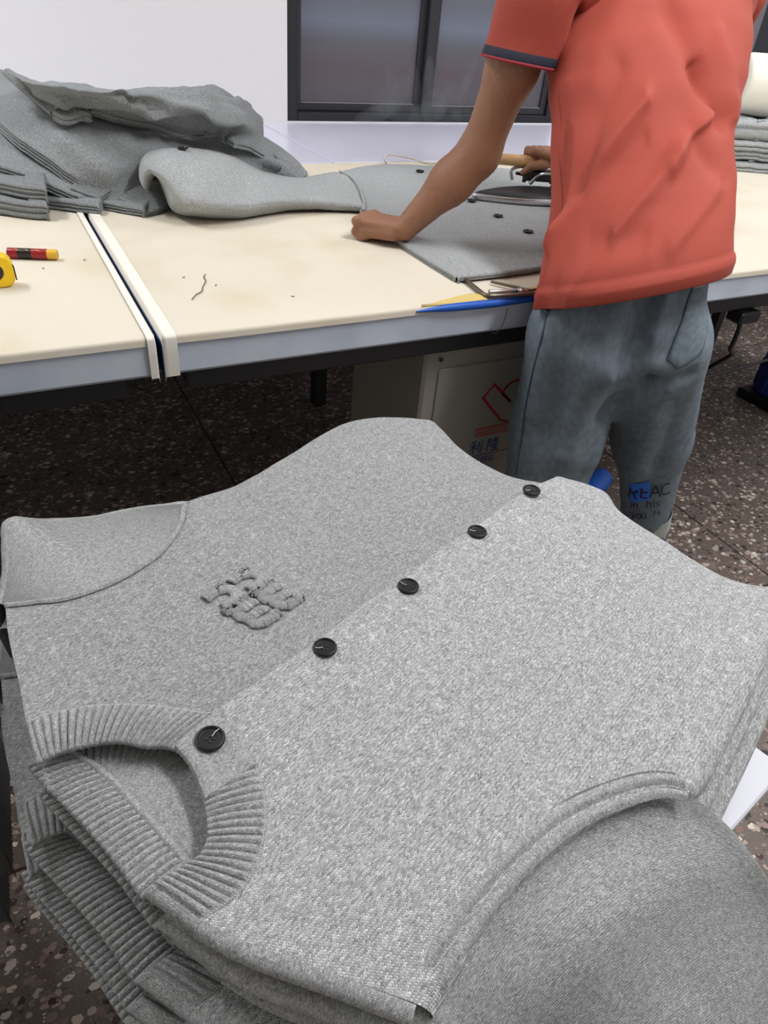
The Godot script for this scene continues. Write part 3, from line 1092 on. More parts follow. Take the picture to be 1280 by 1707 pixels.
func front_cardigan() -> Node3D:
	var h := STACK
	var o := Vector3(0.25, h - LAYER, -0.42)
	var t := thing("cardigan", "light grey cardigan with black buttons face up on top of the front stack", "cardigan", o, "")
	var km: Material = mats.knit
	var along := Vector3(0.4930, 0.8800, -0.5125) - Vector3(0.0581, 0.8800, -0.3308)
	# left front
	var plac := [Vector3(0.0752, 0.8800, -0.3561), Vector3(0.1254, 0.8800, -0.3731), Vector3(0.1798, 0.8800, -0.3930), Vector3(0.2309, 0.8800, -0.4162), Vector3(0.2885, 0.8800, -0.4376), Vector3(0.3401, 0.8800, -0.4604), Vector3(0.4136, 0.8800, -0.4865), Vector3(0.4784, 0.8800, -0.5141), Vector3(0.5431, 0.8800, -0.5383)]
	var hem_l := [Vector3(0.5431, 0.8800, -0.5383), Vector3(0.5140, 0.8800, -0.5575), Vector3(0.4897, 0.8800, -0.5879), Vector3(0.4745, 0.8800, -0.6497), Vector3(0.4751, 0.8800, -0.7303)]
	var side_l := [Vector3(-0.0645, 0.8800, -0.5467), Vector3(-0.0394, 0.8800, -0.5406), Vector3(-0.0097, 0.8800, -0.5352), Vector3(0.0341, 0.8800, -0.5438), Vector3(0.0731, 0.8800, -0.5632), Vector3(0.1031, 0.8800, -0.5989), Vector3(0.1193, 0.8800, -0.6379), Vector3(0.1868, 0.8800, -0.6556), Vector3(0.2582, 0.8800, -0.6908), Vector3(0.3391, 0.8800, -0.7295), Vector3(0.4149, 0.8800, -0.7403), Vector3(0.4751, 0.8800, -0.7303)]
	var neck_l := [Vector3(0.0752, 0.8800, -0.3561), Vector3(0.0653, 0.8800, -0.3567), Vector3(0.0310, 0.8800, -0.3784), Vector3(-0.0023, 0.8800, -0.3940), Vector3(-0.0321, 0.8800, -0.4008), Vector3(-0.0568, 0.8800, -0.3991), Vector3(-0.0610, 0.8800, -0.4480), Vector3(-0.0646, 0.8800, -0.5058), Vector3(-0.0645, 0.8800, -0.5467)]
	var under := []
	for p in plac: under.append(p + Vector3(0.010, 0, 0.010))
	var hem2: Array = hem_l.duplicate(); hem2[0] = under[under.size() - 1]
	var neck2: Array = neck_l.duplicate(); neck2[0] = under[0]
	var g := lay(coons(under, hem2, side_l, neck2, 110, 70))
	g = droop(g, 3, 26, 0.012)
	g = roll(g, 1, 0.010, 0.017)
	g = roll(g, 3, 0.024, 0.11)
	var m := MB.new()
	m.grid(g, false, Vector3.UP)
	m.straight(along, 0.22)
	obj("left_front", m.mesh(o), mats.knit_left_shaded, t)
	# right front with its button band on top
	var hem_r := [Vector3(0.5431, 0.8800, -0.5383), Vector3(0.5579, 0.8800, -0.5357), Vector3(0.5866, 0.8800, -0.4959), Vector3(0.5775, 0.8800, -0.4537), Vector3(0.5876, 0.8800, -0.3958), Vector3(0.5993, 0.8800, -0.3366), Vector3(0.6156, 0.8800, -0.3066), Vector3(0.6480, 0.8800, -0.2836)]
	var side_r := [Vector3(0.1185, 0.8800, -0.1155), Vector3(0.1324, 0.8800, -0.1224), Vector3(0.1505, 0.8800, -0.1317), Vector3(0.1725, 0.8800, -0.1424), Vector3(0.2147, 0.8800, -0.1563), Vector3(0.2634, 0.8800, -0.1665), Vector3(0.3096, 0.8800, -0.1683), Vector3(0.3521, 0.8800, -0.1626), Vector3(0.3748, 0.8800, -0.1541), Vector3(0.4313, 0.8800, -0.1759), Vector3(0.5098, 0.8800, -0.2112), Vector3(0.5838, 0.8800, -0.2480), Vector3(0.6480, 0.8800, -0.2836)]
	var neck_r := [Vector3(0.0752, 0.8800, -0.3561), Vector3(0.0828, 0.8800, -0.3251), Vector3(0.0842, 0.8800, -0.2901), Vector3(0.0790, 0.8800, -0.2620), Vector3(0.0657, 0.8800, -0.2355), Vector3(0.0479, 0.8800, -0.2182), Vector3(0.0231, 0.8800, -0.2118), Vector3(0.0448, 0.8800, -0.1849), Vector3(0.0840, 0.8800, -0.1486), Vector3(0.1185, 0.8800, -0.1155)]
	g = lay(coons(plac, hem_r, side_r, neck_r, 110, 90), 0.0062)
	for j in 9:
		for i in g[j].size(): g[j][i] = g[j][i] + Vector3(0, 0.0016 * exp(-pow((j - 2.0) / 2.0, 2.0)), 0)
	g = droop(g, 3, 26, 0.012)
	g = roll(g, 0, 0.0032, 0.0085, 0, 0.001)
	g = roll(g, 1, 0.012, 0.017)
	g = roll(g, 3, 0.024, 0.11)
	m = MB.new()
	m.grid(g, false, Vector3.UP)
	m.straight(along, 0.25)
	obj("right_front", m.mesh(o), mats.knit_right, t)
	# shoulder of the right front, folded to the back
	var sh := [Vector3(0.0219, 0.8800, -0.2131), Vector3(0.0448, 0.8800, -0.1849), Vector3(0.0840, 0.8800, -0.1486), Vector3(0.1188, 0.8800, -0.1146)]
	var rows := []
	for k in 9:
		var a := PI * 0.62 * k / 8
		var r := PackedVector3Array()
		var c := crv(sh, 40)
		for i in c.size():
			var d := c[mini(i + 1, 40)] - c[maxi(i - 1, 0)]
			var out := Vector3(-d.z, 0, d.x).normalized()
			if out.z < 0: out = -out
			r.append(c[i] + out * 0.009 * sin(a) + Vector3(0, card_y(c[i]) + 0.0062 - 0.0085 * (1 - cos(a)), 0))
		rows.append(r)
	m = MB.new()
	m.grid(rows, false, Vector3(0, 1, 0.5))
	obj("shoulder", m.mesh(o), km, t)
	# sleeves
	var arm_r := [Vector3(0.1185, 0.8800, -0.1155), Vector3(0.1324, 0.8800, -0.1224), Vector3(0.1505, 0.8800, -0.1317), Vector3(0.1725, 0.8800, -0.1424), Vector3(0.2147, 0.8800, -0.1563), Vector3(0.2634, 0.8800, -0.1665), Vector3(0.3096, 0.8800, -0.1683), Vector3(0.3510, 0.8800, -0.1615), Vector3(0.3735, 0.8800, -0.1492)]
	var sl_out := [Vector3(0.3735, 0.8800, -0.1492), Vector3(0.3886, 0.8680, -0.1258), Vector3(0.4016, 0.8450, -0.0969), Vector3(0.4157, 0.8100, -0.0697), Vector3(0.4227, 0.7600, -0.0327), Vector3(0.4230, 0.7000, 0.0078)]
	var sl_in := [Vector3(0.1185, 0.8800, -0.1155), Vector3(0.1339, 0.8660, -0.1039), Vector3(0.1584, 0.8400, -0.0886), Vector3(0.1855, 0.8000, -0.0692), Vector3(0.2050, 0.7500, -0.0388), Vector3(0.2203, 0.6900, -0.0067)]
	var cuff := [Vector3(0.2203, 0.6900, -0.0067), Vector3(0.2838, 0.7150, 0.0123), Vector3(0.4230, 0.7000, 0.0078)]
	g = coons(arm_r, sl_out, cuff, sl_in, 70, 60)
	for j in g.size():
		for i in g[j].size():
			var s: float = float(i) / (g[j].size() - 1)
			var q: Vector3 = g[j][i]
			g[j][i] = q + Vector3(0, card_y(q) + 0.022 * sin(PI * s) * smoothstep(0.0, 0.35, float(j) / (g.size() - 1)), 0)
	g = wrinkle(g, 0.004, 9.0, 5.0)
	g = roll(g, 2, 0.008, 0.016)
	g = roll(g, 3, 0.014, 0.026)
	m = MB.new()
	m.grid(turned(g), false, Vector3.UP)
	obj("right_sleeve", m.mesh(o), km, t)
	m = MB.new()
	var seam := crv(arm_r, 80)
	seam = grow(seam, Vector3(0, 0.0072, 0))
	for i in seam.size(): seam[i] = seam[i] + Vector3(0, card_y(seam[i]), 0)
	for i in 9: seam[i] = seam[i] - Vector3(0, 0.008 * (1.0 - smoothstep(2.0, 9.0, float(i))), 0)
	ribbon(m, seam.slice(2, 80), -0.0055, 0.0085, 0.0036)
	ribbon(m, seam.slice(2, 80), 0.0055, 0.0085, 0.0032)
	obj("armhole_seam", m.mesh(o), km, t)
	m = MB.new()   # the little row of purl bumps beside the seam
	for i in range(44, 78, 1):
		var d := seam[i + 1] - seam[i - 1]
		var out := Vector3(-d.z, 0, d.x).normalized()
		for w in 2:
			var c := seam[i].lerp(seam[i + 1], w * 0.5) - out * 0.0125 - Vector3(0, 0.0012, 0)
			m.tube([c - out * 0.0016 + Vector3(0, -0.001, 0), c + Vector3(0, 0.0006, 0), c + out * 0.0016 + Vector3(0, -0.001, 0)], 0.0007, 5)
	obj("seam_stitches", m.mesh(o), km, t)
	var arm_l := [Vector3(-0.0645, 0.8800, -0.5467), Vector3(-0.0394, 0.8800, -0.5406), Vector3(-0.0097, 0.8800, -0.5352), Vector3(0.0341, 0.8800, -0.5438), Vector3(0.0731, 0.8800, -0.5632), Vector3(0.1031, 0.8800, -0.5989), Vector3(0.1193, 0.8800, -0.6379)]
	var out_l := [Vector3(-0.0645, 0.8800, -0.5467), Vector3(-0.0603, 0.8800, -0.5644), Vector3(-0.0561, 0.8800, -0.5938), Vector3(-0.0538, 0.8800, -0.6311), Vector3(-0.0482, 0.8800, -0.6682), Vector3(-0.0166, 0.8800, -0.6560), Vector3(0.0286, 0.8800, -0.6451), Vector3(0.0773, 0.8800, -0.6445), Vector3(0.1193, 0.8800, -0.6379)]
	g = lay(coons(arm_l, [arm_l[6], arm_l[6] + Vector3(0.003, 0, -0.002)], crv(out_l, 30), [arm_l[0], arm_l[0] + Vector3(-0.003, 0, -0.003)], 50, 40), 0.001)
	g = roll(g, 1, 0.016, 0.05)
	m = MB.new()
	m.grid(turned(g), false, Vector3.UP)
	obj("left_sleeve", m.mesh(o), km, t)
	m = MB.new()
	var seam2 := crv(arm_l, 50)
	for i in seam2.size(): seam2[i] = seam2[i] + Vector3(0, card_y(seam2[i]) + 0.002, 0)
	ribbon(m, seam2, 0.0, 0.006, 0.0022)
	obj("armhole_seam", m.mesh(o), km, t)
	# side of the stack below the left shoulder
	# ribbed collar
	var outer := [Vector3(-0.0587, 0.8800, -0.3964), Vector3(-0.0531, 0.8800, -0.4028), Vector3(-0.0319, 0.8800, -0.4020), Vector3(-0.0021, 0.8800, -0.3952), Vector3(0.0312, 0.8800, -0.3795), Vector3(0.0656, 0.8800, -0.3578), Vector3(0.0786, 0.8800, -0.3546), Vector3(0.0833, 0.8800, -0.3238), Vector3(0.0850, 0.8800, -0.2898), Vector3(0.0798, 0.8800, -0.2616), Vector3(0.0664, 0.8800, -0.2352), Vector3(0.0486, 0.8800, -0.2179), Vector3(0.0229, 0.8800, -0.2112)]
	var inner := [Vector3(-0.0562, 0.8800, -0.3642), Vector3(-0.0487, 0.8800, -0.3663), Vector3(-0.0384, 0.8800, -0.3677), Vector3(-0.0157, 0.8800, -0.3656), Vector3(0.0025, 0.8800, -0.3593), Vector3(0.0176, 0.8800, -0.3480), Vector3(0.0371, 0.8800, -0.3367), Vector3(0.0446, 0.8800, -0.3141), Vector3(0.0461, 0.8800, -0.2876), Vector3(0.0422, 0.8800, -0.2634), Vector3(0.0349, 0.8800, -0.2518), Vector3(0.0242, 0.8800, -0.2475), Vector3(0.0016, 0.8800, -0.2428)]
	g = coons(outer, [outer[12], inner[12]], inner, [outer[0], inner[0]], 640, 12)
	for j in g.size():
		var tt := float(j) / (g.size() - 1)
		for i in g[j].size():
			var q: Vector3 = g[j][i]
			var w := smoothstep(0.0, 0.1, tt) * (1.0 - 0.5 * smoothstep(0.92, 1.0, tt))
			var k := sqrt(absf(sin(PI * 50.0 * i / 640.0)))
			g[j][i] = q + Vector3(0, card_y(q) + 0.0068 + 0.002 * sin(PI * tt) + 0.0040 * (k - 0.6) * w, 0)
	g = roll(g, 0, 0.002, 0.004, 0, 0.0005)
	g = roll(g, 1, 0.0026, 0.0058, 0, 0.001)
	g = roll(g, 3, 0.008, 0.017, 0, 0.004)
	m = MB.new()
	m.grid(g, false, Vector3.UP)
	var col := obj("collar", m.mesh(o), km, t)
	m = MB.new()   # chain stitches round the collar seam
	var cs := crv(outer, 170)
	for i in range(2, 170):
		var p := cs[i] + Vector3(0, card_y(cs[i]) + 0.0062, 0)
		m.tube([p, p.lerp(cs[i - 1] + Vector3(0, card_y(p) + 0.0062, 0), 0.8)], 0.0009, 5)
	obj("collar_stitches", m.mesh(o), km, col)
	# placket end of the collar with the top button: a flat tab over the ribs
	var tab := coons([Vector3(0.0780, 0.8800, -0.3561), Vector3(0.0833, 0.8800, -0.3238), Vector3(0.0847, 0.8800, -0.2996)], [Vector3(0.0847, 0.8800, -0.2996), Vector3(0.0461, 0.8800, -0.2876)], [Vector3(0.0379, 0.8800, -0.3363), Vector3(0.0446, 0.8800, -0.3141), Vector3(0.0461, 0.8800, -0.2876)], [Vector3(0.0780, 0.8800, -0.3561), Vector3(0.0379, 0.8800, -0.3363)], 20, 24)
	for r in tab:
		for i in r.size(): r[i] = r[i] + Vector3(0, card_y(r[i]) + 0.0102, 0)
	tab = rib(tab, 9.0, 0.0012, true)
	for sd in 4: tab = roll(tab, sd, 0.0015, 0.005, 0, 0.0)
	m = MB.new()
	m.grid(tab, false, Vector3.UP)
	obj("collar_tab", m.mesh(o), km, t)
	# back of the neck: ribbed band lying lower, its seam tape, the inside of the back
	var bo := [Vector3(-0.0611, 0.8670, -0.3813), Vector3(-0.0582, 0.8670, -0.3701), Vector3(-0.0394, 0.8670, -0.3310), Vector3(-0.0217, 0.8670, -0.2918), Vector3(-0.0064, 0.8670, -0.2511), Vector3(0.0002, 0.8670, -0.2427)]
	var bi := [Vector3(-0.0338, 0.8680, -0.3775), Vector3(-0.0159, 0.8680, -0.3495), Vector3(0.0018, 0.8680, -0.3093), Vector3(0.0152, 0.8680, -0.2768), Vector3(0.0256, 0.8680, -0.2508)]
	g = coons(bo, [bo[5], bi[4]], bi, [bo[0], bi[0]], 360, 10)
	for j in g.size():
		var tt := float(j) / (g.size() - 1)
		for i in g[j].size():
			var k := sqrt(absf(sin(PI * 26.0 * i / 360.0)))
			g[j][i] = g[j][i] + Vector3(0, card_y(g[j][i]) + 0.002 * sin(PI * tt) + 0.0038 * (k - 0.6) * smoothstep(1.0, 0.9, tt), 0)
	g = roll(g, 0, 0.0035, 0.009, 0, 0.004)
	m = MB.new()
	m.grid(g, false, Vector3.UP)
	obj("back_neckband", m.mesh(o), km, t)
	m = MB.new()
	var tape := crv(bi, 60)
	for i in tape.size(): tape[i] = tape[i] + Vector3(0, card_y(tape[i]) + 0.001, 0)
	ribbon(m, tape, 0.0, 0.007, 0.003)
	obj("neck_tape", m.mesh(o), km, t)
	g = coons([Vector3(-0.0382, 0.8680, -0.3863), Vector3(-0.0159, 0.8680, -0.3495), Vector3(0.0018, 0.8680, -0.3093), Vector3(0.0152, 0.8680, -0.2768), Vector3(0.0275, 0.8680, -0.2456)], [Vector3(0.0275, 0.8680, -0.2456), Vector3(0.0551, 0.8680, -0.2426)], [Vector3(-0.0344, 0.8680, -0.3994), Vector3(0.0040, 0.8680, -0.3888), Vector3(0.0537, 0.8680, -0.3610), Vector3(0.0743, 0.8680, -0.3029), Vector3(0.0551, 0.8680, -0.2426)], [Vector3(-0.0382, 0.8680, -0.3863), Vector3(-0.0344, 0.8680, -0.3994)], 50, 40)
	g = lay(g, -0.001)
	m = MB.new()
	m.grid(g, false, Vector3.UP)
	obj("back_inside", m.mesh(o), km, t)
	return t


# bends the last columns (the hem end) down
func droop(rows: Array, side: int, count: int, amount: float) -> Array:
	var nu: int = rows[0].size()
	for r in rows:
		for k in count:
			var i := nu - count + k
			r[i] = r[i] + Vector3(0, -amount * pow(float(k + 1) / count, 2.2), 0)
	return rows


func stack() -> void:
	var top := front_cardigan()
	# six more below, shoved a little this way and that
	var shove := [[0.002, 0.010, 0.3], [0.012, 0.018, -0.5], [-0.018, 0.018, 0.6], [-0.008, 0.010, -0.8], [-0.028, 0.016, 0.5], [-0.030, 0.018, -0.3]]
	var places := ["second from the top", "third from the top", "fourth from the top, neckband poking out", "fifth from the top", "second from the bottom", "lowest on the white worktable"]
	for k in 6:
		var c: Node3D = top.duplicate()
		c.name = numbered("cardigan")
		add_child(c, true)
		c.position = top.position + Vector3(shove[k][0], -LAYER * (k + 1), shove[k][1])
		c.rotation_degrees.y = shove[k][2]
		tag(c, "light grey knitted cardigan in the front stack, " + places[k], "cardigan", "")
	# details only the topmost shows
	var o := top.position
	var spots := [Vector3(0.0609, 0.8800, -0.3296), Vector3(0.1751, 0.8800, -0.3806), Vector3(0.2802, 0.8800, -0.4233), Vector3(0.3894, 0.8800, -0.4699), Vector3(0.4930, 0.8800, -0.5125)]
	for k in 5:
		var p: Vector3 = spots[k]
		button_parts(top, p - o + Vector3(0, card_y(p) + (0.0109 if k == 0 else 0.0066), 0), 0.0105 if k else 0.0112, [0.4, 2.9, 2.2, 2.6, 3.0][k])
	# yarn letters, read from the hem side
	var a1 := Vector3(0.1437, 0.8800, -0.4372); var b1 := Vector3(0.1063, 0.8800, -0.4896); var a2 := Vector3(0.1714, 0.8800, -0.4492)
	var right := b1 - a1
	var up := a1 - a2
	var rows := [[a2, "miu"], [a1, "miu"]]
	for r in rows:
		var base: Vector3 = r[0] - up * 0.45
		for q in [[0.0, 0.42, "m"], [0.5, 0.1, "i"], [0.66, 0.34, "u"]]:
			var strokes := []
			if q[2] == "m": strokes = [[0, 0, 0, 0.8], [0, 0.75, 0.22, 0.95, 0.5, 0.78, 0.5, 0.1], [0.5, 0.75, 0.74, 0.95, 1, 0.78, 1, 0.0]]
			elif q[2] == "i": strokes = [[0.5, 0, 0.5, 0.62], [0.5, 0.88, 0.5, 0.98]]
			else: strokes = [[0, 0.9, 0, 0.25, 0.4, -0.02, 0.9, 0.2, 0.95, 0.9], [0.95, 0.3, 1.02, 0.0]]
			var m := MB.new()
			for s in strokes:
				var pts := []
				for i in range(0, s.size(), 2):
					pts.append(base + right * (q[0] + q[1] * s[i]) + up * 0.82 * s[i + 1])
				var c := crv(pts, 26)
				var path := []
				var rad := []
				for i in c.size():
					var w := Vector3(rng.randf_range(-1, 1), 0, rng.randf_range(-1, 1)) * 0.0005
					path.append(c[i] + w + Vector3(0, card_y(c[i]) + 0.0012, 0))
					rad.append(0.0058 * rng.randf_range(0.9, 1.1))
				m.tube(path, rad, 10, 0.12, 0.5)
			obj("yarn_letter", m.mesh(o), mats.knit, top)


func worktable() -> void:
	var c := Vector3(0.014, BOARD, -0.042)
	var e1 := Vector3(0.976, 0, -0.216)
	var e2 := Vector3(-0.216, 0, -0.976)
	var l1 := 0.612
	var l2 := 0.60
	var mid := c + e1 * l1 / 2 + e2 * l2 / 2
	var t := thing("worktable", "small white board worktable under the front stack of cardigans", "table", Vector3(mid.x, 0, mid.z))
	var yaw := atan2(0.216, 0.976)
	t.rotation.y = yaw
	obj("table_top", bxmesh(Vector3(l1, 0.022, l2), Vector3(0, BOARD - 0.011, 0), 0.002), mats.board, t)
	obj("apron", bxmesh(Vector3(l1 - 0.1, 0.05, l2 - 0.1), Vector3(0, BOARD - 0.047, 0), 0.003), mats.board, t)
	for x in [-1, 1]:
		for z in [-1, 1]:
			obj("leg", bxmesh(Vector3(0.035, BOARD - 0.072, 0.035), Vector3(x * (l1 / 2 - 0.07), (BOARD - 0.072) / 2, z * (l2 / 2 - 0.07)), 0.003), mats.steel_dark, t)
# ---------------------------------------------------------------- the worker
func fingers(bones: Array, root: Vector3, fwd: Vector3, side: Vector3, down: Vector3, scale: float, curl: Array, spread := 0.0, lens := [0.92, 1.0, 0.95, 0.78]) -> void:
	# four fingers from the knuckle row; side points from the index to the little finger
	for k in 4:
		var p: Vector3 = root + side * (k - 1.5) * 0.019 * scale + fwd * [0.0, 0.005, 0.002, -0.007][k] * scale
		var d := (fwd + side * spread * (k - 1.5)).normalized()
		var seg := [0.040, 0.026, 0.020]
		var rad := [0.0098, 0.0088, 0.0082, 0.0072]
		var a := 0.0
		for s in 3:
			a += curl[s]
			var v := d * cos(a) + down * sin(a)
			var q: Vector3 = p + v * seg[s] * lens[k] * scale
			bones.append([p, q, rad[s] * scale, rad[s + 1] * scale])
			p = q


func ring(c: Vector3, f: Vector3, a: float, b: float, count: int, up := Vector3.UP) -> PackedVector3Array:
	# ellipse: half width a across, b front to back. angle 0 at the back, growing towards the left of the body
	var fwd := (f - up * f.dot(up)).normalized()
	var lft := up.cross(fwd).normalized()
	var r := PackedVector3Array()
	for i in count + 1:
		var t := TAU * i / count
		var x := sin(t)
		var z := cos(t)
		var k := pow(pow(absf(x), 2.3) + pow(absf(z), 2.3), -1.0 / 2.3)
		r.append(c + lft * x * a * k - fwd * z * b * k)
	return r


func person() -> void:
	var f := Vector3(0.454, 0, -0.891)   # the way the hips face
	var l := Vector3(-0.891, 0, -0.454)
	var hem := Vector3(1.0079, 0.9604, -0.9300)
	var chest := Vector3(1.2329, 1.3666, -1.2800)
	var o := Vector3(1.08, 0, -0.97)
	var t := thing("person", "person in coral polo shirt and blue jeans leaning over the table with an iron", "person", o)
	var ls := Vector3(0.9612, 1.3709, -1.2700)
	var le := Vector3(0.9117, 1.0868, -1.3300)
	var lw := Vector3(0.7922, 0.9320, -1.3913)
	var rs := chest + Vector3(0.891, 0, 0.454) * 0.165 + f * 0.05
	var rw := Vector3(1.4471, 1.0050, -1.6982)
	var re := (rs + rw) / 2.0 + Vector3(0.10, -0.10, 0.02)
	var hipl := hem + l * 0.085 + Vector3(0, -0.05, 0)
	var hipr := hem - l * 0.085 + Vector3(0, -0.05, 0)
	var kl := Vector3(0.9734, 0.6154, -0.9800)
	var kr := Vector3(1.2437, 0.5635, -0.9500)
	var al := Vector3(kl.x - 0.05, 0.09, -0.92)
	var ar := Vector3(1.5154, 0.1000, -1.0411)
	var neck := chest + f * 0.07 + Vector3(0, 0.075, 0)
	var head := neck + f * 0.10 + Vector3(0, 0.14, 0)
	var m := MB.new()
	var bones := []
	for s in [-1.0, 1.0]:
		bones.append([hem + l * 0.05 * s + Vector3(0, -0.04, 0), hem + l * 0.05 * s + (chest - hem) * 0.45, 0.07, 0.078])
		bones.append([hem + l * 0.05 * s + (chest - hem) * 0.45, chest + l * 0.06 * s - f * -0.02, 0.078, 0.074])
	bones.append([chest, neck, 0.075, 0.056])
	bones.append([neck, neck + (head - neck) * 0.5, 0.054, 0.052])
	bones.append([chest + l * 0.05 + f * 0.02, ls, 0.058, 0.052])
	bones.append([chest - l * 0.05 + f * 0.02, rs, 0.058, 0.052])
	bones.append([ls, ls.lerp(le, 0.45), 0.052, 0.046])
	bones.append([ls.lerp(le, 0.45), le, 0.046, 0.039])
	bones.append([le, le.lerp(lw, 0.35), 0.040, 0.041])
	bones.append([le.lerp(lw, 0.35), lw, 0.041, 0.026])
	bones.append([rs, re, 0.052, 0.04])
	bones.append([re, re.lerp(rw, 0.35), 0.04, 0.040])
	bones.append([re.lerp(rw, 0.35), rw, 0.040, 0.026])
	for q in [[hipl, kl, al], [hipr, kr, ar]]:
		bones.append([q[0] + Vector3(0, -0.03, 0), q[1], 0.066, 0.052])
		bones.append([q[1], q[1].lerp(q[2], 0.35), 0.052, 0.052])
		bones.append([q[1].lerp(q[2], 0.35), q[2], 0.052, 0.034])
		bones.append([q[2] + Vector3(0, -0.03, 0), q[2] + f * 0.16 + Vector3(0, -0.055, 0), 0.036, 0.026])
		bones.append([q[2] + Vector3(0, -0.03, 0), q[2] - f * 0.045 + Vector3(0, -0.05, 0), 0.036, 0.03])
	flesh(m, bones, 0.012, 0.03)
	# head
	var hd := []
	var hf := (f + Vector3(0, -0.75, 0)).normalized()   # looks down at the work
	var hu := (Vector3.UP - hf * hf.y).normalized()
	var hl := hu.cross(hf).normalized()
	hd.append([head - hf * 0.025 + hu * 0.02, head + hf * 0.01 + hu * 0.025, 0.085, 0.078])
	hd.append([head + hf * 0.02 - hu * 0.04, head + hf * 0.055 - hu * 0.075, 0.062, 0.036])
	hd.append([head - hu * 0.02, neck, 0.06, 0.054])
	hd.append([head + hf * 0.088 + hu * 0.005, head + hf * 0.108 - hu * 0.032, 0.009, 0.013])
	for s in [-1.0, 1.0]:
		hd.append([head + hl * s * 0.026 + hf * 0.08 + hu * 0.022, head + hl * s * 0.048 + hf * 0.066 + hu * 0.02, 0.012, 0.012])
		hd.append([head + hl * s * 0.08 + hu * 0.012, head + hl * s * 0.084 - hu * 0.03 + hf * 0.008, 0.012, 0.009])
		hd.append([head + hl * s * 0.03 + hf * 0.062 - hu * 0.03, head + hl * s * 0.05 + hf * 0.03 - hu * 0.02, 0.022, 0.02])
	hd.append([head + hf * 0.083 - hu * 0.055 + hl * 0.018, head + hf * 0.083 - hu * 0.055 - hl * 0.018, 0.009, 0.009])
	flesh(m, hd, 0.005, 0.014)
	# left hand: a loose fist pressed on the table, fingers curled under
	var hb := []
	var kn := Vector3(0.7382, 0.9360, -1.4812)
	var hdir := (kn - lw).normalized()
	var hflat := Vector3(hdir.x, 0, hdir.z).normalized()
	var hside := Vector3(hflat.z, 0, -hflat.x)   # towards the little finger (left side)
	hside = -Vector3(-hflat.z, 0, hflat.x)
	hb.append([lw + (le - lw).normalized() * 0.05, lw, 0.029, 0.026])
	for k in 4:
		var s := (k - 1.5) * 0.0195
		hb.append([lw + hside * s * 0.6 + hdir * 0.008, kn + hside * s - hdir * 0.004 + Vector3(0, -0.002 - absf(k - 1.2) * 0.002, 0), 0.0145, 0.0098])
		hb.append([kn + hside * s - hdir * 0.006 + Vector3(0, 0.0005 - absf(k - 1.2) * 0.002, 0), kn + hside * s + hdir * 0.004 + Vector3(0, -0.003 - absf(k - 1.2) * 0.002, 0), 0.0118, 0.0112])
	hb.append([lw + Vector3(0, -0.014, 0) + hdir * 0.02, kn + Vector3(0, -0.022, 0) - hdir * 0.016, 0.020, 0.022])
	hb.append([lw + Vector3(0, -0.012, 0) + hdir * 0.02 + hside * 0.02, kn + Vector3(0, -0.022, 0) - hdir * 0.018 + hside * 0.022, 0.017, 0.016])
	hb.append([lw + Vector3(0, -0.012, 0) + hdir * 0.02 - hside * 0.02, kn + Vector3(0, -0.022, 0) - hdir * 0.018 - hside * 0.022, 0.017, 0.016])
	fingers(hb, kn + Vector3(0, -0.003, 0), hflat, hside, Vector3.DOWN, 0.95, [1.1, 1.5, 0.9])
	var th := lw + hdir * 0.025 - hside * 0.028 + Vector3(0, -0.008, 0)
	hb.append([th, th + hdir * 0.035 - hside * 0.014 + Vector3(0, -0.010, 0), 0.015, 0.0115])
	hb.append([th + hdir * 0.035 - hside * 0.014 + Vector3(0, -0.010, 0), th + hdir * 0.062 - hside * 0.006 + Vector3(0, -0.014, 0), 0.0115, 0.0095])
	flesh(m, hb, 0.0028, 0.0055)
	# right hand: closed round the handle of the iron
	var rh := []
	var grip := Vector3(1.3989, 0.9850, -1.7408)
	var ax := IRON_AXIS   # along the handle
	var rdir := (grip - rw).normalized()
	var over := Vector3(0, 0.026, 0)
	var acr := ax.cross(Vector3.UP).normalized()   # across the handle
	if acr.dot(rw - grip) < 0: acr = -acr
	var back0 := grip + acr * 0.014 + Vector3(0, 0.030, 0)
	rh.append([rw + (re - rw).normalized() * 0.04, rw, 0.029, 0.026])
	for k in 4:
		var s := (k - 1.5) * 0.019
		var mc := back0 + ax * s
		rh.append([rw + ax * s * 0.5, mc, 0.017, 0.0125])
		# over the top, down the far side and back under the handle
		var p1 := grip + ax * s - acr * 0.018 + Vector3(0, 0.026, 0)
		var p2 := grip + ax * s - acr * 0.026 + Vector3(0, -0.006, 0)
		var p3 := grip + ax * s - acr * 0.008 + Vector3(0, -0.025, 0)
		rh.append([mc, p1, 0.0115, 0.0098])
		rh.append([p1, p2, 0.0098, 0.0088])
		rh.append([p2, p3, 0.0088, 0.0075])
	var t0 := rw.lerp(grip, 0.45) - ax * 0.02 + Vector3(0, -0.012, 0)
	var t1 := grip + acr * 0.024 - ax * 0.03 + Vector3(0, -0.006, 0)
	var t2 := grip + acr * 0.008 - ax * 0.045 + Vector3(0, -0.026, 0)
	rh.append([t0, t1, 0.016, 0.0115])
	rh.append([t1, t2, 0.0115, 0.009])
	flesh(m, rh, 0.003, 0.007)
	var body := obj("body", m.mesh(o), mats.skin, t)
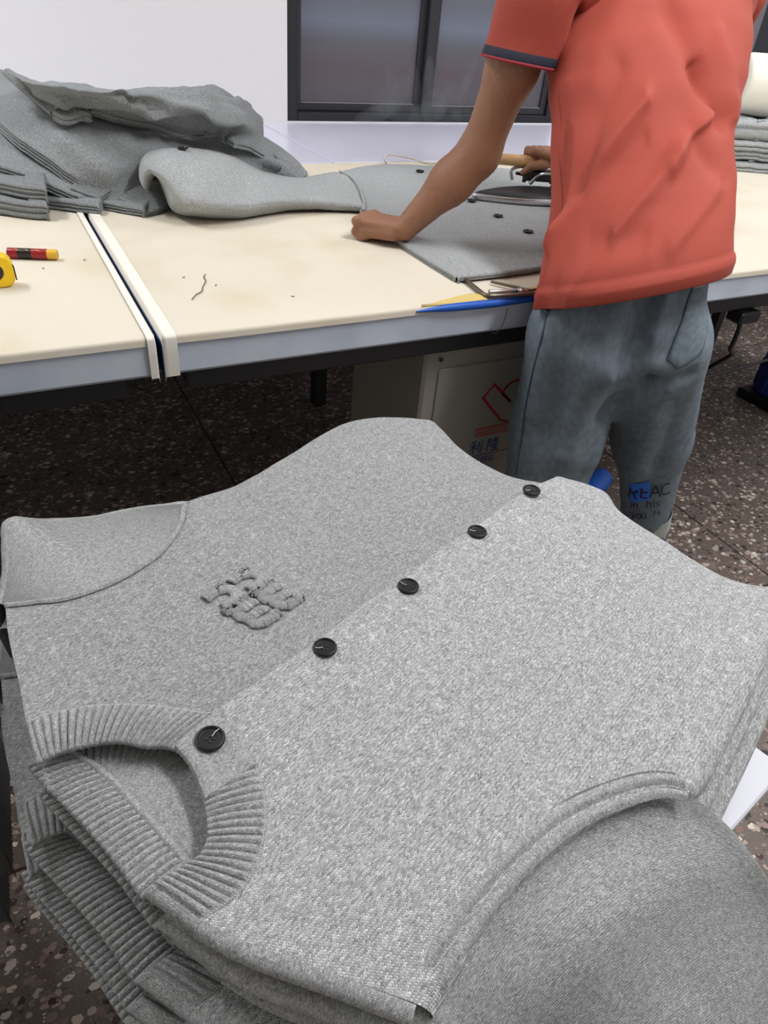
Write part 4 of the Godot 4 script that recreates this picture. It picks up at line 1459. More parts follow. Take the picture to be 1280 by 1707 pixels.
	# face details and hair
	for s in [-1.0, 1.0]:
		m = MB.new()
		m.lathe([Vector2(0.0001, -0.012), Vector2(0.009, -0.008), Vector2(0.012, 0), Vector2(0.009, 0.008), Vector2(0.0001, 0.012)], xf(head + hl * s * 0.032 + hf * 0.074 + hu * 0.004), 12)
		obj("eye", m.mesh(o), mats.eye, t)
		m = MB.new()
		m.lathe([Vector2(0.0001, -0.005), Vector2(0.005, 0), Vector2(0.0001, 0.005)], xf(head + hl * s * 0.032 + hf * 0.0835 + hu * 0.003), 10)
		obj("pupil", m.mesh(o), mats.hair, t)
	m = MB.new()
	m.tube([head + hf * 0.09 - hu * 0.055 + hl * 0.02, head + hf * 0.094 - hu * 0.054, head + hf * 0.09 - hu * 0.055 - hl * 0.02], [0.003, 0.005, 0.003], 8)
	obj("mouth", m.mesh(o), mats.lip, t)
	m = MB.new()
	flesh(m, [[head - hf * 0.03 + hu * 0.035, head + hf * 0.012 + hu * 0.045, 0.088, 0.074], [head - hf * 0.045, head - hf * 0.05 - hu * 0.03, 0.072, 0.05]], 0.006, 0.02, 0.006, 60.0)
	obj("hair", m.mesh(o), mats.hair, t)
	shirt(t, o, f, l, ls, le, rs, re, hem, chest, neck)
	jeans(t, o, f, l, hem, hipl, hipr, kl, kr, al, ar)
	# shoes
	for a in [al, ar]:
		m = MB.new()
		flesh(m, [[a + Vector3(0, -0.035, 0) - f * 0.04, a + f * 0.16 + Vector3(0, -0.055, 0), 0.05, 0.034], [a - f * 0.04 + Vector3(0, -0.04, 0), a + Vector3(0, -0.01, 0), 0.048, 0.046]], 0.01, 0.02)
		for i in m.v.size(): m.v[i].y = maxf(m.v[i].y, 0.022)
		obj("shoe", m.mesh(o), mats.shoe, t)
		m = MB.new()
		m.tube([a - f * 0.085 + Vector3(0, 0.012 - a.y, 0), a - f * 0.03 + Vector3(0, 0.012 - a.y, 0), a + f * 0.08 + Vector3(0, 0.012 - a.y, 0), a + f * 0.19 + Vector3(0, 0.012 - a.y, 0)], [0.036, 0.046, 0.048, 0.034], 14, 0.24, 0.24)
		obj("shoe_sole", m.mesh(o), mats.sole_rubber, t)


func shirt(t: Node3D, o: Vector3, f: Vector3, l: Vector3, ls: Vector3, le: Vector3, rs: Vector3, re: Vector3, hem: Vector3, chest: Vector3, neck: Vector3) -> void:
	# rings from the hem to the shoulders: centre, half width seen from behind
	var cs := [Vector3(1.0087, 0.9581, -0.9300), Vector3(1.0215, 0.9969, -0.9550), Vector3(1.0440, 1.0338, -0.9850), Vector3(1.0753, 1.0882, -1.0300), Vector3(1.0945, 1.1397, -1.0750), Vector3(1.1345, 1.2092, -1.1400), Vector3(1.1739, 1.2687, -1.2000), Vector3(1.2059, 1.3194, -1.2450), Vector3(1.2314, 1.3627, -1.2800)]
	var ws := [0.1665, 0.1625, 0.160, 0.161, 0.163, 0.176, 0.190, 0.196, 0.190]
	var deep := [0.140, 0.139, 0.132, 0.122, 0.120, 0.126, 0.13, 0.125, 0.115]
	var cc := crv(cs, 112)
	var rows := []
	# the folds: from (side, height) to (side, height), how far out, how wide. side -1 .. 1 across the back as one sees it
	var folds := [[-0.80, 0.02, -0.66, 0.20, 0.010, 0.11], [-0.66, 0.20, 0.08, 0.52, 0.013, 0.10], [-0.05, 0.18, 0.42, 0.36, 0.009, 0.10], [0.42, 0.36, 0.72, 0.52, 0.010, 0.09], [0.30, 0.86, 0.62, 0.66, -0.013, 0.15], [0.62, 0.66, 0.84, 0.52, -0.016, 0.10], [0.72, 0.80, 0.93, 0.56, 0.008, 0.09], [-0.5, 0.05, 0.2, 0.09, 0.004, 0.10], [-0.30, 0.15, 0.15, 0.14, -0.007, 0.12], [-0.50, 0.34, -0.20, 0.62, -0.010, 0.16], [-0.30, 0.62, -0.1, 0.9, 0.006, 0.2], [0.5, 0.12, 0.8, 0.26, 0.007, 0.10], [-0.85, 0.12, -0.72, 0.42, -0.008, 0.09], [0.85, 0.30, 0.6, 0.44, -0.008, 0.1], [-0.4, 0.3, 0.1, 0.42, -0.006, 0.08],
		[-0.80, 0.02, -0.66, 0.20, 0.004, 0.05], [-0.66, 0.20, 0.08, 0.52, 0.005, 0.05], [-0.02, 0.20, 0.70, 0.50, 0.005, 0.05], [-0.72, 0.04, -0.58, 0.26, 0.003, 0.04], [0.64, 0.68, 0.86, 0.5, -0.004, 0.05], [-0.45, 0.02, -0.15, 0.14, 0.003, 0.05]]
	for j in 113:
		var s := j / 112.0
		var k := s * 8.0
		var i0 := mini(int(k), 7)
		var w := lerpf(ws[i0], ws[i0 + 1], smoothstep(0, 1, k - i0))
		var d := lerpf(deep[i0], deep[i0 + 1], smoothstep(0, 1, k - i0))
		var up := Vector3(-0.127, 0.933, -0.337).lerp((chest - hem).normalized().lerp(Vector3.UP, 0.55), smoothstep(0.0, 0.7, s)).normalized()
		var r := ring(cc[j], f, w, d, 224, up)
		for i in 225:
			var th := TAU * i / 224.0
			var side := sin(th - deg_to_rad(20.0)) * -1.0
			var facing := cos(th - deg_to_rad(20.0))
			if facing < -0.25: 
				continue
			var out := (r[i] - cc[j]).normalized()
			var mv := 0.0
			for q in folds:
				var a := Vector2(q[0], q[1] * 1.5)
				var b := Vector2(q[2], q[3] * 1.5)
				var p := Vector2(side, s * 1.5)
				var u := clampf((p - a).dot(b - a) / (b - a).length_squared(), -0.08, 1.08)
				var dist: float = p.distance_to(a + (b - a) * u) / q[5]
				mv += q[4] * 1.15 * exp(-dist * dist * 2.4)
			r[i] = r[i] + out * mv * smoothstep(-0.25, 0.1, facing)
		rows.append(r)
	# yoke: closes over the shoulders to the neck
	var upn := (neck - chest).normalized()
	for k in 7:
		var s := (k + 1) / 7.0
		rows.append(ring(chest.lerp(neck - upn * 0.012, s * s * 0.4 + s * 0.6) + Vector3(0, 0.035 * sin(PI * s * 0.8), 0), f, lerpf(0.19, 0.066, pow(s, 1.5)), lerpf(0.115, 0.066, s), 224, Vector3.UP))
	# a turned hem with its stitched line
	var r0: PackedVector3Array = rows[0]
	var inner := PackedVector3Array(); var low := PackedVector3Array(); var mid := PackedVector3Array()
	for i in r0.size():
		var out := (r0[i] - cc[0]).normalized()
		mid.append(r0[i] + out * 0.003 + Vector3(0, -0.016, 0))
		low.append(r0[i] + Vector3(0, -0.0185, 0))
		inner.append(r0[i] - out * 0.02 + Vector3(0, -0.012, 0))
	for i in r0.size():
		var out := (r0[i] - cc[0]).normalized()
		rows[0][i] = r0[i] + out * 0.003
		rows[1][i] = rows[1][i] + out * 0.0034
		rows[2][i] = rows[2][i] + out * 0.0034
		rows[3][i] = rows[3][i] + out * 0.0024
		rows[4][i] = rows[4][i] - out * 0.0005
	rows.push_front(mid); rows.push_front(low); rows.push_front(inner)
	var m := MB.new()
	m.grid(rows, true, Vector3.ZERO)
	var sh := obj("shirt", m.mesh(o), mats.shirt, t)
	# side seam with the small vent
	m = MB.new()
	var seam := []
	for j in range(3, 80):
		var r: PackedVector3Array = rows[j]
		seam.append(r[46] + (r[46] - cc[mini(j, 112)]).normalized() * 0.0004)
	m.tube(seam, 0.0007, 6)
	obj("side_seam", m.mesh(o), mats.shirt, sh)
	# sleeves with a navy band and a thin red edge
	for q in [[ls, le, 1.0], [rs, re, -1.0]]:
		var a: Vector3 = q[0] + (chest - q[0]).normalized() * 0.012 + Vector3(0, 0.008, 0)
		var ax: Vector3 = (q[1] - q[0]).normalized()
		var cuff := Vector3(0.9401, 1.2708, -1.2750) if q[2] > 0 else rs.lerp(re, 0.62)
		var fw := f
		var inside: Vector3 = chest + l * q[2] * 0.085 + Vector3(0, -0.012, 0)
		var path := crv([inside, a + Vector3(0, 0.004, 0), cuff], 20)
		var sr := []
		for k in 21:
			var s := k / 20.0
			var c: Vector3 = path[k]
			var dirv := (path[mini(k + 1, 20)] - path[maxi(k - 1, 0)]).normalized()
			var rr: float = lerpf(0.078, 0.066, smoothstep(0, 0.8, s)) * lerpf(1.12, 1.0, smoothstep(0.0, 0.4, s))
			var rg := ring(c, fw, rr * 1.02, rr * lerpf(1.0, 0.94, s), 48, (-dirv).lerp(Vector3(-0.02, 1, 0.0), 0.5 * s).normalized())
			for i in 49:
				var th := TAU * i / 48.0
				rg[i] = rg[i] + (rg[i] - c).normalized() * (0.0035 * sin(th * 2.0 + s * 5.0) + 0.003 * sin(th * 5.0 - s * 9.0) * (1 - s))
			sr.append(rg)
		m = MB.new()
		m.grid(sr, true, Vector3.ZERO)
		var sl := obj("sleeve", m.mesh(o), mats.shirt, t)
		var dirc := (cuff - a).normalized()
		var band := []
		for k in 5:
			var rg := PackedVector3Array()
			for p in sr[20]: rg.append(p + dirc * 0.0175 * k / 4.0 + (p - cuff).normalized() * (0.0012 if k in [1, 2, 3] else 0.0))
			band.append(rg)
		m = MB.new()
		m.grid(band, true, Vector3.ZERO)
		obj("navy_band", m.mesh(o), mats.navy, sl)
		var edge := []
		for p in band[4]: edge.append(p)
		m = MB.new()
		m.tube(edge, 0.0026, 8)
		obj("piping", m.mesh(o), mats.piping, sl)
		var inn := []
		for k in 3:
			var rg := PackedVector3Array()
			for p in band[4]: rg.append(p - (p - cuff).normalized() * (0.002 + 0.006 * k) - dirc * 0.03 * k / 2.0)
			inn.append(rg)
		m = MB.new()
		m.grid(inn, true, Vector3.ZERO)
		obj("cuff_lining", m.mesh(o), mats.navy, sl)
	# collar
	m = MB.new()
	var cr := []
	for k in 6:
		var s := k / 5.0
		cr.append(ring(neck + Vector3(0, lerpf(0.03, -0.012, s), 0), f, lerpf(0.062, 0.082, s * s), lerpf(0.062, 0.078, s * s), 40, (neck - chest).normalized().lerp(Vector3.UP, 0.5).normalized()))
	m.grid(cr, true, Vector3.ZERO)
	obj("polo_collar", m.mesh(o), mats.shirt, sh)


func jeans(t: Node3D, o: Vector3, f: Vector3, l: Vector3, hem: Vector3, hipl: Vector3, hipr: Vector3, kl: Vector3, kr: Vector3, al: Vector3, ar: Vector3) -> void:
	var m := MB.new()
	var bones := []
	var waist := hem + Vector3(0, 0.03, 0)
	for s in [-1.0, 1.0]:
		bones.append([waist + l * 0.052 * s, hem + l * 0.058 * s + Vector3(0, -0.12, 0) - f * 0.004, 0.074, 0.094])
	var endl := kl.lerp(al, 0.62)
	var endr := Vector3(1.3733, 0.2620, -0.9849)
	bones.append([hem + l * 0.065 + Vector3(0, -0.12, 0), kl, 0.100, 0.096])
	bones.append([kl, endl, 0.094, 0.078, true])
	bones.append([hem - l * 0.075 + Vector3(0, -0.12, 0) - f * 0.01, kr, 0.104, 0.082])
	bones.append([kr, endr, 0.082, 0.060, true])
	flesh(m, bones, 0.008, 0.035, 0.008, 9.0)
	# folds of the loose cloth: from, to, how far out, how wide
	var folds := [
		[Vector3(0.9449, 0.9515, -0.8687), Vector3(0.9299, 0.8196, -0.8538), 0.010, 0.026], [Vector3(0.9299, 0.8196, -0.8538), Vector3(0.9298, 0.6218, -0.8837), 0.008, 0.03], [Vector3(0.8776, 0.9186, -0.9037), Vector3(0.8906, 0.6547, -0.9134), -0.008, 0.03],
		[Vector3(0.9823, 0.7127, -0.8749), Vector3(1.0050, 0.7965, -0.8148), -0.016, 0.022], [Vector3(1.0050, 0.7965, -0.8148), Vector3(1.0675, 0.8224, -0.7832), -0.010, 0.016], [Vector3(0.9843, 0.9583, -0.8543), Vector3(0.9535, 0.8449, -0.8423), -0.009, 0.024],
		[Vector3(1.0061, 0.9720, -0.8393), Vector3(0.9927, 0.8943, -0.8210), 0.008, 0.02], [Vector3(1.0291, 0.9740, -0.8278), Vector3(1.0056, 0.8675, -0.8007), -0.006, 0.016], [Vector3(0.9023, 0.9438, -0.8868), Vector3(0.8867, 0.8647, -0.8697), -0.006, 0.018],
		[Vector3(0.8603, 0.9078, -0.9371), Vector3(0.8700, 0.6939, -0.9489), 0.006, 0.022], [Vector3(1.0687, 0.7196, -0.8323), Vector3(1.1866, 0.4978, -0.9171), 0.007, 0.022], [Vector3(1.1034, 0.7378, -0.8108), Vector3(1.1950, 0.5379, -0.8758), -0.006, 0.02], [Vector3(1.0062, 0.7607, -0.8493), Vector3(0.9852, 0.5998, -0.8762), 0.010, 0.022]]
	for i in m.v.size():
		var mv := 0.0
		for q in folds:
			var a: Vector3 = q[0]
			var b: Vector3 = q[1]
			var u := clampf((m.v[i] - a).dot(b - a) / (b - a).length_squared(), 0.0, 1.0)
			var dd: float = m.v[i].distance_to(a + (b - a) * u) / q[3]
			if dd < 3.0: mv += q[2] * exp(-dd * dd)
		m.v[i] = m.v[i] + m.n[i] * mv * 1.5
	renormal(m)
	var j := obj("jeans", m.mesh(o), mats.denim, t)
	# outer seam of the left leg
	var out := l * 0.105 - f * 0.008
	# pale frayed hem of the right leg
	var dn := (endr - kr).normalized()
	var fr := []
	for k in 6:
		var s := k / 5.0
		var r := ring(endr + dn * (s * 0.065 - 0.055), f, 0.0615 + 0.002 * sin(s * 9), 0.0615, 40, -dn)
		for i in 41:
			r[i] = r[i] + dn * (0.006 * sin(i * 2.3) + 0.004 * sin(i * 5.1)) * smoothstep(0.6, 1.0, s)
		fr.append(r)
	var fm := MB.new()
	fm.grid(fr, true, Vector3.ZERO)
	obj("frayed_hem", fm.mesh(o), mats.denim_pale, j)
	# back pocket on the right seat: a five sided patch laid on the cloth
	var surf := func(px_point: Vector3) -> Vector3:   # nearest point of the cloth along the way to the hip line
		return px_point
	var c := [Vector3(1.0522, 0.9734, -0.8235), Vector3(1.1164, 0.9760, -0.8306), Vector3(1.0738, 0.8662, -0.7830), Vector3(1.0337, 0.8403, -0.7860), Vector3(1.0099, 0.8594, -0.7971)]
	var pk := MB.new()
	var edge := []
	var center := Vector3.ZERO
	var pts := []
	for p in c:
		var q := snap(m, p)
		pts.append(q)
		center += q / 5.0
	var rows := []
	# patch between the four main corners
	var nu := 14
	var nv := 18
	for jv in nv + 1:
		var s := float(jv) / nv
		var r := PackedVector3Array()
		for i in nu + 1:
			var u := float(i) / nu
			var top: Vector3 = c[0].lerp(c[1], u)
			var bl: Vector3 = c[4] if u < 0.0 else (c[4].lerp(c[3], u * 2.0) if u < 0.5 else c[3].lerp(c[2], u * 2.0 - 1.0))
			var p := snap(m, top.lerp(bl, s))
			var rim := 0.0012 if (i == 0 or i == nu or jv == nv or jv == 0) else (0.0038 if (i == 1 or i == nu - 1 or jv >= nv - 1 or jv <= 1) else 0.003)
			r.append(p + snap_n * rim)
		rows.append(r)
	pk.grid(rows, false, Vector3(0.1, 0.2, 1))
	obj("back_pocket", pk.mesh(o), mats.denim, j)
	var stm := MB.new()
	for q in [[0, 0], [0, nu]]:
		var line := []
		for jv in nv + 1: line.append(rows[jv][q[1]])
		stm.tube(line, 0.0012, 5)
	stm.tube(Array(rows[nv]), 0.0012, 5)
	var tr := MB.new()
	tr.tube(Array(rows[0]), 0.0014, 6)
	obj("pocket_trim", tr.mesh(o), mats.denim_pale, j)
	obj("pocket_stitching", stm.mesh(o), mats.denim_dark, j)
	# side pocket with its white cord, and the outer seam
	var sp := []
	for p in [Vector3(0.8873, 0.9041, -1.0266), Vector3(0.8651, 0.9023, -0.9928), Vector3(0.8570, 0.8997, -0.9686), Vector3(0.8559, 0.9001, -0.9530)]: sp.append(snap(m, p) + snap_n * 0.003)
	var sm := MB.new()
	sm.tube(Array(crv(sp, 20)), 0.0014, 6)
	obj("pocket_piping", sm.mesh(o), mats.denim_pale, j)
	var ss := []
	for p in [Vector3(0.8554, 0.8991, -0.9556), Vector3(0.8445, 0.8503, -0.9438), Vector3(0.8582, 0.7692, -0.9586), Vector3(0.8683, 0.6844, -0.9675), Vector3(0.8693, 0.6156, -0.9648), Vector3(0.8747, 0.5412, -0.9630)]: ss.append(snap(m, p) + snap_n * 0.0008)
	sm = MB.new()
	sm.tube(Array(crv(ss, 30)), 0.0018, 6)
	obj("outer_seam", sm.mesh(o), mats.denim_dark, j)
	# printed words on the right calf: flat letters wrapped on the cloth
	var font := SystemFont.new()
	font.font_names = PackedStringArray(["Droid Sans"])
	var words := [["R", Vector3(1.2261, 0.4280, -0.9367), 26], ["E", Vector3(1.2323, 0.4413, -0.9142), 26], ["A", Vector3(1.2453, 0.4520, -0.8984), 26], ["C", Vector3(1.2619, 0.4591, -0.8891), 26], ["i", Vector3(1.2494, 0.3800, -0.9461), 14], ["n", Vector3(1.2512, 0.3839, -0.9370), 14], ["h", Vector3(1.2619, 0.3992, -0.9133), 16], ["i", Vector3(1.2690, 0.4039, -0.9063), 16], ["s", Vector3(1.2756, 0.4067, -0.9023), 14], ["y", Vector3(1.2704, 0.3425, -0.9468), 15], ["o", Vector3(1.2740, 0.3475, -0.9356), 15], ["u", Vector3(1.2783, 0.3523, -0.9272), 15], ["r", Vector3(1.2902, 0.3679, -0.9109), 12], ["s", Vector3(1.2974, 0.3706, -0.9070), 12]]
	for w in words:
		var tm := TextMesh.new()
		tm.font = font
		tm.text = w[0]
		tm.font_size = 32
		tm.pixel_size = 0.0000565 * w[2] 
		tm.depth = 0.0006
		var p := on_leg(w[1], kr, endr)
		var n := snap_n
		n.y *= 0.3
		n = n.normalized()
		var b := Basis.looking_at(-n, -dn)
		var g := obj("printed_letter", tm, mats.print_dark, j)
		g.transform = Transform3D(b, p + n * 0.002 - o)
	var bp := MB.new()
	var prow := []
	var quad := [Vector3(1.2123, 0.4477, -0.9464), Vector3(1.2153, 0.4855, -0.8972), Vector3(1.2475, 0.3809, -0.9508), Vector3(1.2557, 0.4216, -0.9061)]
	for jv in 5:
		var r := PackedVector3Array()
		for i in 7:
			var p := on_leg(quad[0].lerp(quad[1], i / 6.0).lerp(quad[2].lerp(quad[3], i / 6.0), jv / 4.0), kr, endr)
			r.append(p - snap_n * 0.0016)
		prow.append(r)
	bp.grid(prow, false, Vector3(-0.5, 0, 1))
	obj("blue_print", bp.mesh(o), mats.print_blue, j)


func renormal(m: MB) -> void:
	var acc := PackedVector3Array()
	acc.resize(m.v.size())
	for i in range(0, m.ix.size(), 3):
		var q := (m.v[m.ix[i + 2]] - m.v[m.ix[i]]).cross(m.v[m.ix[i + 1]] - m.v[m.ix[i]])
		for e in 3: acc[m.ix[i + e]] += q
	for i in m.v.size():
		if acc[i].length() > 1e-14: m.n[i] = acc[i].normalized()


func on_leg(p: Vector3, kr: Vector3, endr: Vector3) -> Vector3:
	var d := endr - kr
	var s := clampf((p - kr).dot(d) / d.length_squared(), 0.0, 1.0)
	var c := kr + d * s
	snap_n = (p - c).normalized()
	return c + snap_n * (lerpf(0.082, 0.060, s) + 0.0055)


var snap_n := Vector3.UP
func snap(m: MB, p: Vector3) -> Vector3:   # nearest vertex neighbourhood of a mesh, smoothed
	var best := 1e9
	var bi := 0
	for i in m.v.size():
		var d := m.v[i].distance_squared_to(p)
		if d < best:
			best = d
			bi = i
	var n := m.n[bi]
	snap_n = n
	return p - n * (p - m.v[bi]).dot(n)
# ---------------------------------------------------------------- on the ironing table
const IRON_AXIS := Vector3(0.985, 0, 0.17)

func slab_grid(a: Array, b: Array, c: Array, d: Array, thick: float, r: float, folds := 2, nu := 40, nv := 24, wr := 0.003) -> Array:
	var g := coons(a, b, c, d, nu, nv)
	g = wrinkle(g, wr, 9.0, a[0].x * 3.0)
	for s in 4: g = roll(g, s, r, thick, folds)
	return g


func ironed_cardigan() -> void:
	var h := TABLE + 0.014
	var o := Vector3(1.05, TABLE, -1.75)
	var t := thing("cardigan", "grey cardigan spread on the ironing table under the iron, one sleeve stretched left", "cardigan", o)
	var km: Material = mats.knit_table
	# body: near side from armhole to hem, hem, far side, shoulder side
	var near := [Vector3(0.8054, 0.9040, -1.6373), Vector3(0.7979, 0.9040, -1.5331), Vector3(0.7881, 0.9040, -1.4061), Vector3(0.7878, 0.9040, -1.2746), Vector3(0.7905, 0.9040, -1.1713)]
	var hem := [Vector3(0.7904, 0.9040, -1.1895), Vector3(0.8605, 0.9040, -1.1916), Vector3(0.9316, 0.9040, -1.1865), Vector3(1.0248, 0.9040, -1.1968), Vector3(1.1328, 0.9040, -1.2186), Vector3(1.2487, 0.9040, -1.2516)]
	var far := [Vector3(0.9538, 0.9040, -2.0659), Vector3(1.0399, 0.9040, -2.1232), Vector3(1.1317, 0.9040, -2.1415), Vector3(1.2317, 0.9040, -2.1083), Vector3(1.3439, 0.9040, -2.0737), Vector3(1.4858, 0.9040, -2.0446), Vector3(1.6133, 0.9040, -1.9732), Vector3(1.6644, 0.9040, -1.8687), Vector3(1.6270, 0.9040, -1.6841)]
	far = [Vector3(1.1216, 0.9040, -2.1423), Vector3(1.2363, 0.9040, -2.1165), Vector3(1.3755, 0.9040, -2.0884), Vector3(1.4914, 0.9040, -2.0529), Vector3(1.6133, 0.9040, -1.9732), Vector3(1.6058, 0.9040, -1.7970)]
	var neck := [Vector3(0.8054, 0.9040, -1.6373), Vector3(0.8515, 0.9040, -1.7895), Vector3(0.8968, 0.9040, -1.9517), Vector3(0.9239, 0.9040, -2.0376), Vector3(1.0227, 0.9040, -2.1081), Vector3(1.1216, 0.9040, -2.1423)]
	var hem2 := [Vector3(0.7905, 0.9040, -1.1713), Vector3(0.8605, 0.9040, -1.1916), Vector3(0.9316, 0.9040, -1.1865), Vector3(1.0248, 0.9040, -1.1968), Vector3(1.1333, 0.9040, -1.2403), Vector3(1.2916, 0.9040, -1.4011), Vector3(1.4606, 0.9040, -1.6064), Vector3(1.6058, 0.9040, -1.7970)]
	var g := coons(near, hem2, far, neck, 60, 46)
	g = wrinkle(g, 0.0025, 6.0, 2.0)
	g = roll(g, 0, 0.006, 0.013, 2, 0.0)
	g = roll(g, 1, 0.006, 0.013)
	g = roll(g, 2, 0.005, 0.012)
	g = roll(g, 3, 0.005, 0.006)
	var m := MB.new()
	m.grid(g, false, Vector3.UP)
	obj("body", m.mesh(o), km, t)
	# ribbed hem
	g = coons([Vector3(0.8288, 0.9050, -1.2702), Vector3(0.9104, 0.9050, -1.2685), Vector3(0.9861, 0.9050, -1.2646), Vector3(1.0832, 0.9050, -1.2742), Vector3(1.1928, 0.9050, -1.2924)], [Vector3(1.1928, 0.9050, -1.2924), Vector3(1.1300, 0.9050, -1.2031)], [Vector3(0.7921, 0.9050, -1.1606), Vector3(0.8542, 0.9050, -1.1602), Vector3(0.9308, 0.9050, -1.1644), Vector3(1.0070, 0.9050, -1.1737), Vector3(1.1300, 0.9050, -1.2031)], [Vector3(0.8288, 0.9050, -1.2702), Vector3(0.7921, 0.9050, -1.1606)], 360, 10)
	g = rib(g, 62.0, 0.0025, false)
	g = roll(g, 1, 0.005, 0.011, 2, 0.0)
	g = roll(g, 2, 0.004, 0.010)
	g = roll(g, 0, 0.002, 0.003)
	m = MB.new()
	m.grid(g, false, Vector3.UP)
	obj("ribbed_hem", m.mesh(o), km, t)
	# sleeve stretched to the left, humped where it lies over the pile
	var ctrl := [
		[Vector3(0.8269, 0.8950, -1.6639), Vector3(0.7586, 0.8950, -1.6862), Vector3(0.6403, 0.8950, -1.7053), Vector3(0.5076, 0.8950, -1.6641), Vector3(0.4076, 0.8970, -1.6786), Vector3(0.3650, 0.9050, -1.7049), Vector3(0.3557, 0.9400, -1.7410), Vector3(0.3531, 0.9650, -1.7766)],
		[Vector3(0.8200, 0.9080, -1.6581), Vector3(0.7547, 0.9150, -1.6793), Vector3(0.6264, 0.9250, -1.6682), Vector3(0.4951, 0.9300, -1.6199), Vector3(0.3992, 0.9400, -1.6092), Vector3(0.3650, 0.9500, -1.6333), Vector3(0.3466, 0.9750, -1.6631), Vector3(0.3272, 0.9850, -1.7077)],
		[Vector3(0.8561, 0.9100, -1.7632), Vector3(0.7836, 0.9220, -1.7645), Vector3(0.6479, 0.9350, -1.7253), Vector3(0.5343, 0.9450, -1.6963), Vector3(0.4378, 0.9700, -1.6699), Vector3(0.3948, 0.9800, -1.6791), Vector3(0.3515, 0.9950, -1.6804), Vector3(0.3216, 0.9950, -1.7294)],
		[Vector3(0.9013, 0.9080, -1.8977), Vector3(0.8276, 0.9200, -1.8856), Vector3(0.6924, 0.9300, -1.8219), Vector3(0.5737, 0.9550, -1.7707), Vector3(0.5048, 0.9900, -1.7780), Vector3(0.4335, 1.0000, -1.7703), Vector3(0.3680, 1.0080, -1.7457), Vector3(0.3309, 1.0000, -1.7892)],
		[Vector3(0.9286, 0.9060, -1.9975), Vector3(0.8661, 0.9120, -1.9828), Vector3(0.7365, 0.9200, -1.9159), Vector3(0.6181, 0.9500, -1.8671), Vector3(0.5386, 0.9900, -1.8424), Vector3(0.4581, 1.0050, -1.8356), Vector3(0.3894, 1.0120, -1.8074), Vector3(0.3483, 1.0040, -1.8321)],
		[Vector3(0.9538, 0.8950, -2.0777), Vector3(0.9092, 0.8950, -2.0819), Vector3(0.7907, 0.8950, -2.0334), Vector3(0.6776, 0.9200, -2.0059), Vector3(0.6138, 0.9500, -2.0539), Vector3(0.4997, 0.9800, -1.9831), Vector3(0.4268, 0.9850, -1.9661), Vector3(0.3872, 0.9800, -1.9874)],
	]
	g = net(ctrl, 70, 36)
	g = wrinkle(g, 0.004, 11.0, 8.0)
	m = MB.new()
	m.grid(turned(g), false, Vector3.UP)
	obj("sleeve", m.mesh(o), km, t)
	# cuff opening at the far end of the sleeve
	m = MB.new()
	var cuff := []
	for k in 7:
		var r := PackedVector3Array()
		var s := k / 6.0
		for j in 37:
			var p: Vector3 = g[j][70]
			r.append(p + Vector3(-0.012 * sin(PI * s * 0.5), -0.03 * s * s - 0.01 * s, -0.02 * s))
		cuff.append(r)
	m.grid(cuff, false, Vector3(-1, 0, 0.3))
	obj("cuff_edge", m.mesh(o), km, t)
	m = MB.new()
	var seam := crv([Vector3(0.8063, 0.9060, -1.6293), Vector3(0.8496, 0.9060, -1.7200), Vector3(0.9014, 0.9060, -1.8589), Vector3(0.9282, 0.9060, -1.9680), Vector3(0.9263, 0.9060, -2.0432)], 40)
	ribbon(m, grow(seam, Vector3(0, 0.002, 0)), 0.0, 0.008, 0.003)
	obj("armhole_seam", m.mesh(o), km, t)
	for p in [Vector3(1.1490, 0.9060, -1.6763), Vector3(1.1317, 0.9060, -1.5253), Vector3(1.1256, 0.9060, -1.3893), Vector3(1.1821, 0.9060, -2.0199)]:
		button_parts(t, p - o, 0.0125, 0.3)


